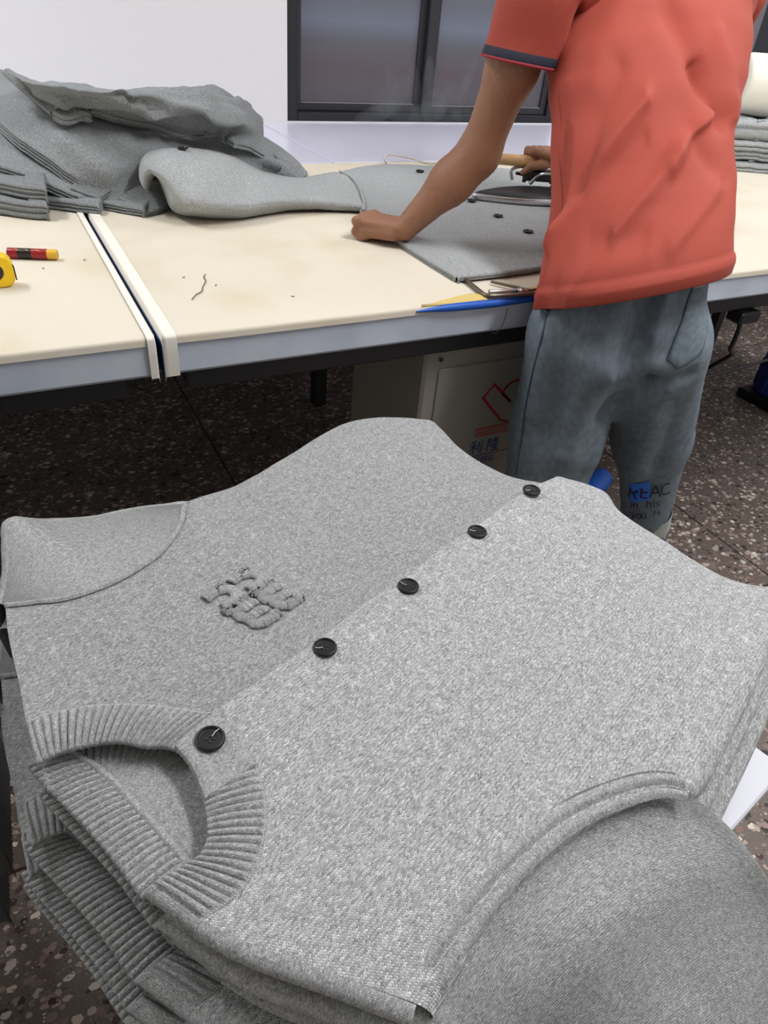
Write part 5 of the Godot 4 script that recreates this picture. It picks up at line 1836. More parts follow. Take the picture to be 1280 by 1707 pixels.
func rod_frame() -> void:
	var o := Vector3(0.8194, 0.8900, -1.1245)
	var t := thing("stretching_frame", "thin steel rod frame that stretches the ironed cardigan, its hooked end at the table edge", "frame", o)
	var m := MB.new()
	var y := Vector3(0, 0.002, 0)
	var p := [Vector3(0.8328, 0.8965, -1.6626), Vector3(0.8140, 0.8965, -1.4135), Vector3(0.8100, 0.8965, -1.2080), Vector3(0.7998, 0.8965, -1.1175), Vector3(0.7958, 0.8965, -1.0817), Vector3(0.7977, 0.8965, -1.0681), Vector3(0.8186, 0.8965, -1.0626), Vector3(0.8697, 0.8965, -1.0559), Vector3(0.9530, 0.8965, -1.0510)]
	m.tube(Array(crv(p, 70)), 0.0042, 8)
	obj("rod", m.mesh(o), mats.rod, t)
	m = MB.new()
	m.tube([Vector3(0.8088, 0.8985, -1.0792), Vector3(0.8402, 0.8985, -1.0744), Vector3(0.8776, 0.8985, -1.0715)], 0.0046, 8)
	obj("hook", m.mesh(o), mats.chrome, t)
	m = MB.new()
	m.tube([Vector3(0.8643, 0.8985, -1.0648), Vector3(0.8783, 0.8985, -1.0646)], 0.008, 10)
	m.tube([Vector3(0.8783, 0.8985, -1.0646), Vector3(0.8876, 0.8985, -1.0655)], 0.006, 10)
	obj("sleeve_nut", m.mesh(o), mats.chrome, t)
	m = MB.new()
	m.tube([o + Vector3(0.03, 0.007, -0.008), Vector3(0.8969, 0.8985, -1.0665), Vector3(0.9405, 0.8970, -1.0734)], 0.003, 6)
	obj("tie_wire", m.mesh(o), mats.rod, t)
	# the other end: a wire loop standing behind the collar
	var w := thing("wire_loop", "thin pale wire loop lying behind the ironed cardigan", "wire", Vector3(1.2747, 0.8900, -2.2648))
	m = MB.new()
	m.tube(Array(crv([Vector3(1.1471, 0.8920, -2.1570), Vector3(1.1250, 0.9150, -2.1468), Vector3(1.1560, 0.9180, -2.1916), Vector3(1.2039, 0.9120, -2.2203), Vector3(1.2675, 0.9000, -2.2326), Vector3(1.3072, 0.8930, -2.1924), Vector3(1.3467, 0.8930, -2.1896)], 40)), 0.003, 7)
	obj("wire", m.mesh(w.position), mats.thread, w)


func iron() -> void:
	var sole_y := TABLE + 0.0165
	var tip := Vector3(1.1612, 0.9070, -1.6957)
	var ax := IRON_AXIS
	var acr := Vector3(ax.z, 0, -ax.x)   # away from the window side
	acr = Vector3(-ax.z, 0, ax.x)
	var L := 0.30
	var W := 0.073
	var o := tip + ax * L * 0.5
	o.y = sole_y
	var t := thing("iron", "industrial steam iron with pointed silver sole, black top and pale wooden handle", "iron", o)
	var outline := func(scale: float, y: float) -> PackedVector3Array:
		var r := PackedVector3Array()
		for i in 49:
			var a := TAU * i / 48.0
			var u := (1.0 - cos(a)) / 2.0          # 0 tip .. 1 heel
			var w := W * pow(sin(PI * 0.5 * minf(u * 1.5, 1.0)), 0.75) * (1.0 - 0.12 * smoothstep(0.8, 1.0, u))
			var side := 1.0 if a < PI else -1.0
			if u > 0.985: w *= 0.55
			r.append(o + ax * ((u - 0.5) * L * scale) + acr * side * w * scale + Vector3(0, y, 0))
		return r
	var m := MB.new()
	m.grid([outline.call(0.001, 0.0), outline.call(0.97, 0.0), outline.call(1.0, 0.003), outline.call(1.0, 0.011), outline.call(0.97, 0.015), outline.call(0.9, 0.016)], true, Vector3.ZERO)
	fix(m)
	obj("sole_plate", m.mesh(o), mats.chrome, t)
	m = MB.new()
	m.grid([outline.call(0.95, 0.0145), outline.call(0.93, 0.017), outline.call(0.72, 0.023), outline.call(0.4, 0.027), outline.call(0.001, 0.028)], true, Vector3.ZERO)
	fix(m)
	obj("top_cover", m.mesh(o), mats.iron_black, t)
	var hc := Vector3(1.3989, 0.9850, -1.7408)
	var he := Vector3(1.2749, 0.9850, -1.7958)
	var hd := (hc - he).normalized()
	m = MB.new()
	var path := []; var rad := []
	for k in 15:
		var s := k / 14.0
		path.append(he + hd * s * 0.20)
		rad.append(0.0155 * (0.90 + 0.10 * sin(PI * s)) * (0.80 if k == 0 or k == 14 else 1.0))
	m.tube(path, rad, 16, 0.1)
	obj("handle", m.mesh(o), mats.wood, t)
	# posts, valve block, pipes and lever under the handle
	for q in [0.105, 0.185]:
		var a: Vector3 = he + hd * q
		m = MB.new()
		m.tube([Vector3(a.x, sole_y + 0.024, a.z), a + Vector3(0, -0.008, 0)], 0.006, 8)
		obj("post", m.mesh(o), mats.iron_black, t)
	m = MB.new()
	m.box(Vector3(0.085, 0.03, 0.036), xf(he + hd * 0.145 + Vector3(0, sole_y + 0.045 - he.y, 0), -atan2(hd.z, hd.x)), 0.005)
	obj("valve_block", m.mesh(o), mats.iron_black, t)
	m = MB.new()
	var v0 := he + hd * 0.10 + Vector3(0, sole_y + 0.05 - he.y, 0)
	m.tube(Array(crv([v0 - hd * 0.03 + Vector3(0, -0.022, 0), v0 - hd * 0.035 + Vector3(0, 0.004, 0), v0 + Vector3(0, 0.014, 0), v0 + hd * 0.06 + Vector3(0, 0.01, 0.01)], 24)), 0.0045, 8)
	m.tube(Array(crv([v0 + hd * 0.01 + Vector3(0, -0.026, 0.02), v0 + hd * 0.03 + Vector3(0, 0.0, 0.025), v0 + hd * 0.08 + Vector3(0, 0.004, 0.015)], 20)), 0.0055, 8)
	obj("steam_pipe", m.mesh(o), mats.chrome, t)
	m = MB.new()
	m.tube([he + hd * 0.075 + Vector3(0, -0.032, 0.004), he + hd * 0.12 + Vector3(0, -0.036, 0.004), he + hd * 0.19 + Vector3(0, -0.03, 0.004)], [0.004, 0.007, 0.005], 8)
	obj("steam_lever", m.mesh(o), mats.iron_black, t)
	m = MB.new()
	var he2 := he + hd * 0.19
	m.tube(Array(crv([he2 + Vector3(0, -0.06, 0), he2 + Vector3(0.08, -0.04, -0.02), he2 + Vector3(0.22, 0.12, -0.1), he2 + Vector3(0.3, 0.6, -0.2), he2 + Vector3(0.32, 1.1, -0.25), he2 + Vector3(0.33, CEIL - he2.y - 0.01, -0.25)], 50)), 0.008, 10)
	obj("steam_hose", m.mesh(o), mats.cable, t)


func fix(m: MB) -> void:   # turns every face and normal outward from the middle of a roughly convex closed shape
	var c := Vector3.ZERO
	for p in m.v: c += p
	c /= m.v.size()
	var s := 0.0
	for i in m.v.size(): s += m.n[i].dot(m.v[i] - c)
	if s < 0:
		for i in m.n.size(): m.n[i] = -m.n[i]
		for k in range(0, m.ix.size(), 3):
			var q := m.ix[k + 1]; m.ix[k + 1] = m.ix[k + 2]; m.ix[k + 2] = q


# ---------------------------------------------------------------- the heap of cardigans on the left of the ironing table
func heap() -> void:
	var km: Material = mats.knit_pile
	var grp := ""
	# folded cardigans at the bottom, their ribbed edges to the front
	var flat := [
		["folded grey cardigan lowest in the left heap, ribbed edge at far left", [Vector3(-0.0430, 0.9250, -1.8367), Vector3(0.0665, 0.9250, -1.7506), Vector3(0.1024, 0.9250, -1.7354)], [Vector3(0.1024, 0.9250, -1.7354), Vector3(0.1132, 0.9250, -1.8375), Vector3(0.1214, 0.9250, -1.9390)], [Vector3(-0.0280, 0.9250, -2.2853), Vector3(0.0499, 0.9250, -2.1931), Vector3(0.1214, 0.9250, -1.9390)], [Vector3(-0.0430, 0.9250, -1.8367), Vector3(-0.0280, 0.9250, -2.2853)], 0.034],
		["folded grey cardigan low in the left heap, ribbed end over the table gap", [Vector3(0.0967, 0.9150, -1.8397), Vector3(0.1649, 0.9150, -1.7879), Vector3(0.2110, 0.9150, -1.7604)], [Vector3(0.2110, 0.9150, -1.7604), Vector3(0.2345, 0.9150, -1.8263), Vector3(0.2544, 0.9150, -1.8978)], [Vector3(0.1308, 0.9150, -2.1818), Vector3(0.2032, 0.9150, -2.0725), Vector3(0.2544, 0.9150, -1.8978)], [Vector3(0.0967, 0.9150, -1.8397), Vector3(0.1308, 0.9150, -2.1818)], 0.024],
		["folded grey cardigan low in the left heap, ribbed end right of the table gap", [Vector3(0.2080, 0.9120, -1.8263), Vector3(0.2625, 0.9120, -1.7650), Vector3(0.3021, 0.9120, -1.7278)], [Vector3(0.3021, 0.9120, -1.7278), Vector3(0.3309, 0.9120, -1.7763), Vector3(0.3612, 0.9120, -1.8391)], [Vector3(0.2523, 0.9120, -2.1169), Vector3(0.3135, 0.9120, -2.0431), Vector3(0.3612, 0.9120, -1.8391)], [Vector3(0.2080, 0.9120, -1.8263), Vector3(0.2523, 0.9120, -2.1169)], 0.021],
		["folded grey cardigan in the left heap, ribbed end above the lowest one", [Vector3(-0.0340, 0.9550, -1.8843), Vector3(0.0633, 0.9550, -1.7751), Vector3(0.1073, 0.9550, -1.7488)], [Vector3(0.1073, 0.9550, -1.7488), Vector3(0.1152, 0.9550, -1.8019), Vector3(0.1237, 0.9550, -1.8578)], [Vector3(-0.0184, 0.9550, -2.3543), Vector3(0.0869, 0.9550, -2.2321), Vector3(0.1237, 0.9550, -1.8578)], [Vector3(-0.0340, 0.9550, -1.8843), Vector3(-0.0184, 0.9550, -2.3543)], 0.028],
	]
	for q in flat:
		var o: Vector3 = q[1][0].lerp(q[3][2], 0.5)
		o.y = TABLE
		var t := thing("folded_cardigan", q[0], "cardigan", o)
		var g := keep_above(slab_grid(q[1], q[2], q[3], q[4], q[5], 0.007, 2, 40, 20), TABLE + 0.001)
		var m := MB.new()
		m.grid(g, false, Vector3.UP)
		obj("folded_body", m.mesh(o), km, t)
		# ribbed cuff band over the right end
		var a: Vector3 = q[1][1]; var b: Vector3 = q[1][2]; var c: Vector3 = q[3][2]; var d: Vector3 = q[3][1]
		var n := Vector3(0, 0.002, 0)
		var rg := coons([a.lerp(b, 0.25) + n, b + n], [b + n, c + n], [d.lerp(c, 0.55) + n, c + n], [a.lerp(b, 0.25) + n, d.lerp(c, 0.55) + n], 14, 120)
		rg = rib(rg, 11.0, 0.0035, true)
		rg = roll(rg, 0, 0.008, q[5] - 0.002, 2)
		rg = keep_above(roll(rg, 3, 0.008, q[5] - 0.002, 2), TABLE + 0.001)
		m = MB.new()
		m.grid(rg, false, Vector3.UP)
		obj("ribbed_cuff", m.mesh(o), km, t)
	# second layer: lies across the folded ones, thick double edge in front
	var o2 := Vector3(0.1134, 0.9300, -1.9771)
	var t2 := thing("cardigan", "grey cardigan lying flat across the folded ones at the lower left", "cardigan", o2)
	var g := net([
		[Vector3(-0.0241, 0.9850, -1.9626), Vector3(0.0400, 0.9750, -1.8739), Vector3(0.1055, 0.9550, -1.8480), Vector3(0.1702, 0.9300, -1.8084), Vector3(0.2150, 0.9150, -1.8019)],
		[Vector3(-0.0151, 1.0000, -2.1240), Vector3(0.0513, 0.9920, -1.9886), Vector3(0.1187, 0.9800, -1.9306), Vector3(0.1805, 0.9550, -1.8524), Vector3(0.2327, 0.9250, -1.8222)],
		[Vector3(-0.0079, 1.0100, -2.2668), Vector3(0.0787, 1.0100, -2.1442), Vector3(0.1550, 0.9950, -2.0048), Vector3(0.2135, 0.9650, -1.8924), Vector3(0.2572, 0.9300, -1.8309)],
	], 50, 24)
	g = wrinkle(g, 0.004, 8.0, 1.0)
	g = roll(g, 0, 0.009, 0.026, 2)
	g = roll(g, 3, 0.008, 0.022, 2)
	var m2 := MB.new()
	m2.grid(g, false, Vector3.UP)
	obj("body", m2.mesh(o2), km, t2)
	var rb := net([[Vector3(0.1683, 0.9340, -1.8075), Vector3(0.2160, 0.9180, -1.7891)], [Vector3(0.1871, 0.9520, -1.8307), Vector3(0.2355, 0.9260, -1.8064)], [Vector3(0.2063, 0.9620, -1.8463), Vector3(0.2570, 0.9340, -1.8189)]], 14, 100)
	rb = rib(rb, 12.0, 0.003, true)
	rb = roll(rb, 0, 0.009, 0.022, 2)
	rb = roll(rb, 3, 0.006, 0.02, 2)
	m2 = MB.new()
	m2.grid(rb, false, Vector3.UP)
	obj("ribbed_hem", m2.mesh(o2), km, t2)
	# third layer: the big draped one with its hem to the front and to the right
	var o3 := Vector3(0.3960, 0.9500, -2.0583)
	var t3 := thing("cardigan", "grey cardigan draped over the left heap, ribbed hem and dark button showing", "cardigan", o3)
	g = net([
		[Vector3(-0.0053, 1.0600, -2.3898), Vector3(0.0471, 1.0450, -2.1382), Vector3(0.0825, 1.0300, -1.9657), Vector3(0.1355, 1.0000, -1.8756), Vector3(0.1896, 0.9620, -1.8184), Vector3(0.2510, 0.9150, -1.8076), Vector3(0.3132, 0.8980, -1.7514)],
		[Vector3(0.0155, 1.0800, -2.4549), Vector3(0.0757, 1.0650, -2.1139), Vector3(0.1349, 1.0450, -1.9639), Vector3(0.1932, 1.0200, -1.8628), Vector3(0.2490, 0.9800, -1.8153), Vector3(0.3036, 0.9350, -1.8261), Vector3(0.3721, 0.9020, -1.8120)],
		[Vector3(0.0777, 1.0900, -2.5084), Vector3(0.1364, 1.0750, -2.0482), Vector3(0.2229, 1.0550, -1.9430), Vector3(0.2858, 1.0300, -1.8741), Vector3(0.3585, 0.9950, -1.8594), Vector3(0.4614, 0.9400, -1.8964), Vector3(0.5513, 0.9020, -1.9003)],
		[Vector3(0.1531, 1.0800, -2.3705), Vector3(0.2114, 1.0700, -2.0316), Vector3(0.3025, 1.0550, -1.9478), Vector3(0.4017, 1.0300, -1.9116), Vector3(0.4980, 0.9950, -1.9610), Vector3(0.6118, 0.9400, -1.9858), Vector3(0.7026, 0.9020, -2.0099)],
		[Vector3(0.2631, 1.0600, -2.3312), Vector3(0.3292, 1.0500, -2.0242), Vector3(0.4234, 1.0450, -1.9373), Vector3(0.5289, 1.0200, -1.9565), Vector3(0.6440, 0.9850, -2.0290), Vector3(0.7426, 0.9350, -2.0231), Vector3(0.7990, 0.9050, -2.0223)],
		[Vector3(0.3960, 1.0400, -2.3960), Vector3(0.4600, 1.0300, -2.1669), Vector3(0.5696, 1.0200, -2.1005), Vector3(0.6485, 1.0000, -2.0929), Vector3(0.7326, 0.9800, -2.1407), Vector3(0.8095, 0.9350, -2.1298), Vector3(0.8332, 0.9050, -2.0717)],
	], 80, 60)
	g = wrinkle(g, 0.005, 7.0, 14.0)
	g = crease(g, [[Vector3(0.1716, 1.0300, -1.8739), Vector3(0.2878, 0.9300, -1.7823), 0.008, 0.02], [Vector3(0.2506, 1.0400, -1.8864), Vector3(0.3368, 0.9400, -1.7883), -0.007, 0.018], [Vector3(0.3913, 1.0300, -1.8964), Vector3(0.4254, 1.0000, -1.9350), -0.010, 0.006], [Vector3(0.4254, 1.0000, -1.9350), Vector3(0.4589, 0.9850, -1.9287), -0.008, 0.005],
		[Vector3(0.5077, 1.0100, -1.9369), Vector3(0.6362, 0.9300, -1.9616), 0.010, 0.018], [Vector3(0.5529, 1.0100, -1.9364), Vector3(0.7008, 0.9200, -2.0038), -0.010, 0.014], [Vector3(0.6140, 0.9900, -1.9859), Vector3(0.7557, 0.9200, -2.0210), 0.010, 0.014], [Vector3(0.3087, 1.0550, -1.9084), Vector3(0.4469, 1.0350, -1.9206), -0.006, 0.02]])
	g = wrinkle(g, 0.0025, 20.0, 4.0)
	g = roll(g, 0, 0.010, 0.034, 3)
	g = roll(g, 3, 0.006, 0.012, 2)
	g = roll(g, 1, 0.008, 0.02, 1)
	g = keep_above(g, TABLE + 0.001)
	var m3 := MB.new()
	m3.grid(g, false, Vector3.UP)
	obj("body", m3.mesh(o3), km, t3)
	rb = net([[Vector3(0.2648, 0.9150, -1.7894), Vector3(0.3132, 0.9020, -1.7303)], [Vector3(0.2912, 0.9280, -1.8016), Vector3(0.3394, 0.9050, -1.7452)], [Vector3(0.3260, 0.9400, -1.8010), Vector3(0.3721, 0.9100, -1.7786)], [Vector3(0.3582, 0.9480, -1.8078), Vector3(0.4058, 0.9200, -1.7987)]], 14, 150)
	rb = rib(rb, 20.0, 0.0028, true)
	rb = roll(rb, 0, 0.009, 0.02, 2)
	rb = keep_above(roll(rb, 3, 0.006, 0.014, 2), TABLE + 0.001)
	m3 = MB.new()
	m3.grid(rb, false, Vector3.UP)
	obj("ribbed_hem", m3.mesh(o3), km, t3)
	rb = net([[Vector3(0.6906, 0.9060, -1.9856), Vector3(0.7093, 0.9000, -1.9903)], [Vector3(0.7292, 0.9240, -1.9966), Vector3(0.7691, 0.9030, -1.9913)], [Vector3(0.7307, 0.9420, -2.0191), Vector3(0.7969, 0.9050, -2.0079)], [Vector3(0.7221, 0.9580, -2.0375), Vector3(0.7944, 0.9250, -2.0386)]], 12, 120)
	rb = rib(rb, 18.0, 0.0028, true)
	rb = roll(rb, 3, 0.006, 0.012, 2)
	m3 = MB.new()
	m3.grid(rb, false, Vector3.UP)
	obj("ribbed_hem", m3.mesh(o3), km, t3)
	button_parts(t3, Vector3(0.4249, 1.0120, -1.8128) - o3, 0.012, 0.2)
	# top: a crumpled one thrown across
	var o4 := Vector3(0.3757, 1.0500, -2.1173)
	var t4 := thing("cardigan", "crumpled grey cardigan on top of the left heap, collar corner sticking up", "cardigan", o4)
	g = net([
		[Vector3(0.1618, 1.0750, -1.9075), Vector3(0.1865, 1.0720, -1.8827), Vector3(0.2455, 1.0720, -1.9031), Vector3(0.3071, 1.0620, -1.8944), Vector3(0.3866, 1.0500, -1.8966), Vector3(0.4920, 1.0300, -1.9281), Vector3(0.5616, 1.0150, -1.9543), Vector3(0.6346, 0.9950, -1.9890), Vector3(0.6820, 0.9700, -2.0147)],
		[Vector3(0.1301, 1.1000, -1.9926), Vector3(0.1746, 1.0950, -1.8806), Vector3(0.2445, 1.0950, -1.8727), Vector3(0.3059, 1.0850, -1.8357), Vector3(0.3810, 1.0800, -1.8437), Vector3(0.4712, 1.0600, -1.8844), Vector3(0.5339, 1.0450, -1.8851), Vector3(0.6243, 1.0300, -1.9627), Vector3(0.7114, 0.9900, -2.1088)],
		[Vector3(0.1071, 1.1250, -2.0201), Vector3(0.1418, 1.1150, -1.8940), Vector3(0.2186, 1.1120, -1.8437), Vector3(0.2881, 1.1120, -1.8202), Vector3(0.3739, 1.0950, -1.8458), Vector3(0.4586, 1.0900, -1.8476), Vector3(0.5166, 1.0800, -1.8878), Vector3(0.6143, 1.0550, -1.9579), Vector3(0.7240, 1.0200, -2.1536)],
		[Vector3(0.1011, 1.1350, -2.0423), Vector3(0.1208, 1.1250, -1.8982), Vector3(0.1847, 1.1250, -1.8396), Vector3(0.2764, 1.1200, -1.8171), Vector3(0.3654, 1.1150, -1.8259), Vector3(0.4613, 1.1000, -1.8979), Vector3(0.5306, 1.0950, -1.9437), Vector3(0.6147, 1.0700, -2.0012), Vector3(0.7353, 1.0300, -2.2068)],
		[Vector3(0.1137, 1.1250, -2.0739), Vector3(0.1447, 1.1250, -1.9033), Vector3(0.2042, 1.1300, -1.8745), Vector3(0.2557, 1.1200, -1.8396), Vector3(0.3501, 1.1200, -1.8738), Vector3(0.4598, 1.1150, -1.9422), Vector3(0.5490, 1.1050, -2.0066), Vector3(0.5996, 1.0850, -2.0263), Vector3(0.7020, 1.0500, -2.1892)],
		[Vector3(0.1361, 1.1100, -2.1071), Vector3(0.1744, 1.1150, -1.9737), Vector3(0.2342, 1.1200, -1.9449), Vector3(0.2965, 1.1100, -1.9431), Vector3(0.3857, 1.1100, -1.9880), Vector3(0.4873, 1.1050, -2.0571), Vector3(0.5805, 1.1000, -2.1479), Vector3(0.6113, 1.0950, -2.1607), Vector3(0.6199, 1.0800, -2.1484)],
		[Vector3(0.1668, 1.0700, -2.2354), Vector3(0.2194, 1.0600, -2.2192), Vector3(0.2934, 1.0600, -2.2301), Vector3(0.3733, 1.0500, -2.2643), Vector3(0.4544, 1.0500, -2.2751), Vector3(0.5391, 1.0500, -2.2864), Vector3(0.6095, 1.0500, -2.2958), Vector3(0.6383, 1.0500, -2.2996), Vector3(0.6613, 1.0400, -2.3202)],
	], 110, 70)
	g = wrinkle(g, 0.006, 9.0, 31.0)
	g = crease(g, [
		[Vector3(0.1988, 1.0750, -1.9270), Vector3(0.3175, 1.0700, -1.8741), 0.014, 0.022], [Vector3(0.3175, 1.0700, -1.8741), Vector3(0.4813, 1.0450, -1.8838), 0.016, 0.020], [Vector3(0.4813, 1.0450, -1.8838), Vector3(0.5828, 1.0200, -1.9568), 0.016, 0.018],
		[Vector3(0.2467, 1.0900, -1.8923), Vector3(0.3683, 1.0800, -1.8588), -0.014, 0.018], [Vector3(0.3648, 1.0800, -1.8425), Vector3(0.4809, 1.0700, -1.9017), -0.012, 0.014], [Vector3(0.5073, 1.0850, -1.9580), Vector3(0.4858, 1.0600, -1.9179), -0.022, 0.010],
		[Vector3(0.3688, 1.0900, -1.8555), Vector3(0.4952, 1.0950, -1.9208), 0.012, 0.014], [Vector3(0.5013, 1.0800, -1.9210), Vector3(0.5790, 1.0400, -1.9665), 0.020, 0.024], [Vector3(0.6003, 1.0450, -2.0045), Vector3(0.5750, 1.0200, -1.9568), -0.022, 0.010],
		[Vector3(0.6366, 1.0600, -2.0726), Vector3(0.7257, 1.0100, -2.1697), 0.014, 0.016], [Vector3(0.5213, 1.1000, -1.9619), Vector3(0.7163, 1.0500, -2.2329), -0.012, 0.010], [Vector3(0.5176, 1.0950, -1.9236), Vector3(0.7004, 1.0500, -2.1684), 0.012, 0.012],
		[Vector3(0.1762, 1.1150, -1.8825), Vector3(0.3031, 1.1000, -1.8435), 0.010, 0.014], [Vector3(0.2126, 1.1250, -1.8717), Vector3(0.5066, 1.1050, -1.9601), -0.008, 0.012], [Vector3(0.1430, 1.1100, -1.9161), Vector3(0.1957, 1.0850, -1.8893), -0.010, 0.010], [Vector3(0.3002, 1.1150, -1.8163), Vector3(0.4492, 1.1000, -1.9053), 0.008, 0.016]])
	g = wrinkle(g, 0.003, 24.0, 7.0)
	g = roll(g, 0, 0.010, 0.022, 1)
	g = roll(g, 3, 0.010, 0.05, 1)
	m2 = MB.new()
	m2.grid(g, false, Vector3.UP)
	obj("body", m2.mesh(o4), km, t4)
	# turned collar corner
	g = net([
		[Vector3(0.0907, 1.1350, -1.9972), Vector3(0.1100, 1.1180, -1.9541), Vector3(0.1412, 1.0900, -1.9381), Vector3(0.1649, 1.0720, -1.8966)],
		[Vector3(0.0963, 1.1400, -1.9941), Vector3(0.1180, 1.1260, -1.9451), Vector3(0.1583, 1.1000, -1.9433), Vector3(0.1803, 1.0800, -1.8906)],
		[Vector3(0.1054, 1.1350, -2.0014), Vector3(0.1338, 1.1250, -1.9383), Vector3(0.1747, 1.1080, -1.9019), Vector3(0.1906, 1.0900, -1.8615)],
	], 40, 14)
	g = roll(g, 0, 0.004, 0.012)
	m2 = MB.new()
	m2.grid(g, false, Vector3.UP)
	obj("collar", m2.mesh(o4), km, t4)
	m2 = MB.new()
	ribbon(m2, crv([Vector3(0.1861, 1.1040, -1.8825), Vector3(0.2488, 1.1000, -1.8957), Vector3(0.2956, 1.0980, -1.8739), Vector3(0.3085, 1.0880, -1.8472)], 30), 0.0, 0.008, 0.003)
	obj("shoulder_seam", m2.mesh(o4), km, t4)


func small_things() -> void:
	# red tube
	var a := Vector3(0.0113, 0.9000, -1.4936)
	var b := Vector3(0.0936, 0.9000, -1.4647)
	var o := (a + b) / 2
	o.y = TABLE
	var t := thing("marker_tube", "small red and black tube with a gold end lying on the left ironing table", "tube", o)
	var r := 0.0095
	var d := (b - a).normalized()
	var len := a.distance_to(b)
	var part := func(s0: float, s1: float, rr: float, called: String, mt: Material) -> void:
		var m := MB.new()
		var y := Vector3(0, r, 0)
		m.tube([a + d * len * s0 + Vector3(0, TABLE + r - a.y, 0), a + d * len * (s0 + 0.01) + Vector3(0, TABLE + r - a.y, 0), a + d * len * (s1 - 0.01) + Vector3(0, TABLE + r - a.y, 0), a + d * len * s1 + Vector3(0, TABLE + r - a.y, 0)], [rr * 0.9, rr, rr, rr * 0.9], 16)
		obj(called, m.mesh(o), mt, t)
	part.call(0.0, 0.22, r, "red_end", mats.red_gloss)
	part.call(0.20, 0.50, r * 1.002, "black_band", mats.black_gloss)
	part.call(0.48, 0.80, r, "red_band", mats.red_gloss)
	part.call(0.79, 1.0, r * 0.94, "gold_cap", mats.gold)
	for q in [[0.16, 0.22], [0.36, 0.42], [0.56, 0.66]]:
		var m := MB.new()
		var c0: Vector3 = a + d * len * q[0] + Vector3(0, TABLE + r * 1.85 - a.y, 0.0035)
		var c1: Vector3 = a + d * len * q[1] + Vector3(0, TABLE + r * 1.65 - a.y, 0.0062)
		m.tube([c0, c0.lerp(c1, 0.5) + Vector3(0, 0.0006, 0.001), c1], 0.0009, 5)
		obj("print_mark", m.mesh(o), mats.gold, t)
	# tape measure, cut by the left edge
	var c := Vector3(-0.0139, 0.9050, -1.3468)
	c.y = TABLE
	t = thing("tape_measure", "yellow pocket tape measure at the left end of the ironing table", "tape measure", c)
	var m := MB.new()
	var prof := []
	for k in 5:
		var rr := []
		var row := PackedVector3Array()
		var w: float = [0.010, 0.0145, 0.016, 0.0145, 0.010][k]
		var zz: float = [-0.014, -0.0125, 0.0, 0.0125, 0.014][k]
		var s: float = [0.9, 1.0, 1.0, 1.0, 0.9][k]
		for i in 33:
			var an := TAU * i / 32.0
			var e := 3.2
			var kx := pow(pow(absf(cos(an)), e) + pow(absf(sin(an)), e), -1.0 / e)
			row.append(c + Vector3(cos(an) * kx * 0.027 * s, 0.027 + sin(an) * kx * 0.026 * s, zz))
		prof.append(row)
	var first := PackedVector3Array(); var last := PackedVector3Array()
	for i in 33:
		first.append(c + Vector3(0, 0.027, -0.0142)); last.append(c + Vector3(0, 0.027, 0.0142))
	prof.push_front(first); prof.push_back(last)
	m.grid(prof, true, Vector3.ZERO)
	obj("case", m.mesh(c), mats.yellow, t)
	m = MB.new()
	m.lathe([Vector2(0.0001, 0.0), Vector2(0.013, 0.0), Vector2(0.014, 0.001), Vector2(0.0001, 0.0016)], Transform3D(Basis(Vector3.RIGHT, PI / 2), c + Vector3(-0.003, 0.028, 0.014)), 20)
	obj("label_disc", m.mesh(c), mats.black_gloss, t)
	obj("lock_button", bxmesh(Vector3(0.012, 0.006, 0.011), Vector3(0.004, 0.054, 0), 0.002), mats.black_gloss, t)
	m = MB.new()
	m.tube([c + Vector3(0.018, 0.050, 0.011), c + Vector3(0.0275, 0.035, 0.012), c + Vector3(0.028, 0.012, 0.012)], 0.0012, 6)
	obj("blade_slot", m.mesh(c), mats.black_gloss, t)
	# threads and lint
	var th := obj("thread", thread_mesh([Vector3(0.3313, 0.8915, -1.3202), Vector3(0.3239, 0.8915, -1.3017), Vector3(0.3228, 0.8915, -1.2854), Vector3(0.3093, 0.8915, -1.2564), Vector3(0.3009, 0.8915, -1.2336), Vector3(0.2881, 0.8915, -1.2217), Vector3(0.2754, 0.8915, -1.2012)], 0.0009, Vector3(0.3006, 0.8900, -1.2567)), mats.thread_dark)
	th.position = Vector3(0.3006, 0.8900, -1.2567)
	tag(th, "curly grey thread end lying on the cream table in the middle", "thread")
	var k := 0
	var lint := [[Vector3(0.1377, 0.8912, -1.4509), 5, "dark lint speck near the gold end of the red tube"], [Vector3(0.1750, 0.8912, -1.3261), 7, "dark lint speck by the left rim of the table gap"], [Vector3(0.2895, 0.8912, -1.3143), 5, "dark lint speck just left of the curly thread"], [Vector3(0.3345, 0.8912, -1.2605), 6, "dark lint speck just right of the curly thread"], [Vector3(0.4483, 0.8912, -1.1714), 6, "dark lint speck toward the front edge of the right table"], [Vector3(0.0622, 0.8912, -1.4193), 4, "dark lint speck between red tube and tape measure"], [Vector3(1.7522, 0.8912, -1.3335), 8, "dark thread snip on the table right of the worker"]]
	for q in lint:
		var p: Vector3 = q[0]
		var e: Vector3 = Vector3(rng.randf_range(-1, 1), 0, rng.randf_range(-1, 1)).normalized() * 0.0005 * q[1]
		var n := obj("lint_speck", thread_mesh([p - e, p + Vector3(e.z, 0, e.x) * 0.4, p + e], 0.0008, p), mats.thread_dark)
		n.position = p
		tag(n, q[2], "lint")
	# steam rising behind the arm
	var fm := FogMaterial.new()
	fm.resource_name = "steam"
	fm.albedo = Color(0.9, 0.92, 0.95)
	fm.density = 3.6
	var st := thing("steam", "thin wisp of white steam rising behind the worker's left arm", "steam", Vector3(1.3018, 1.0191, -2.3000))
	st.set_meta("kind", "stuff")
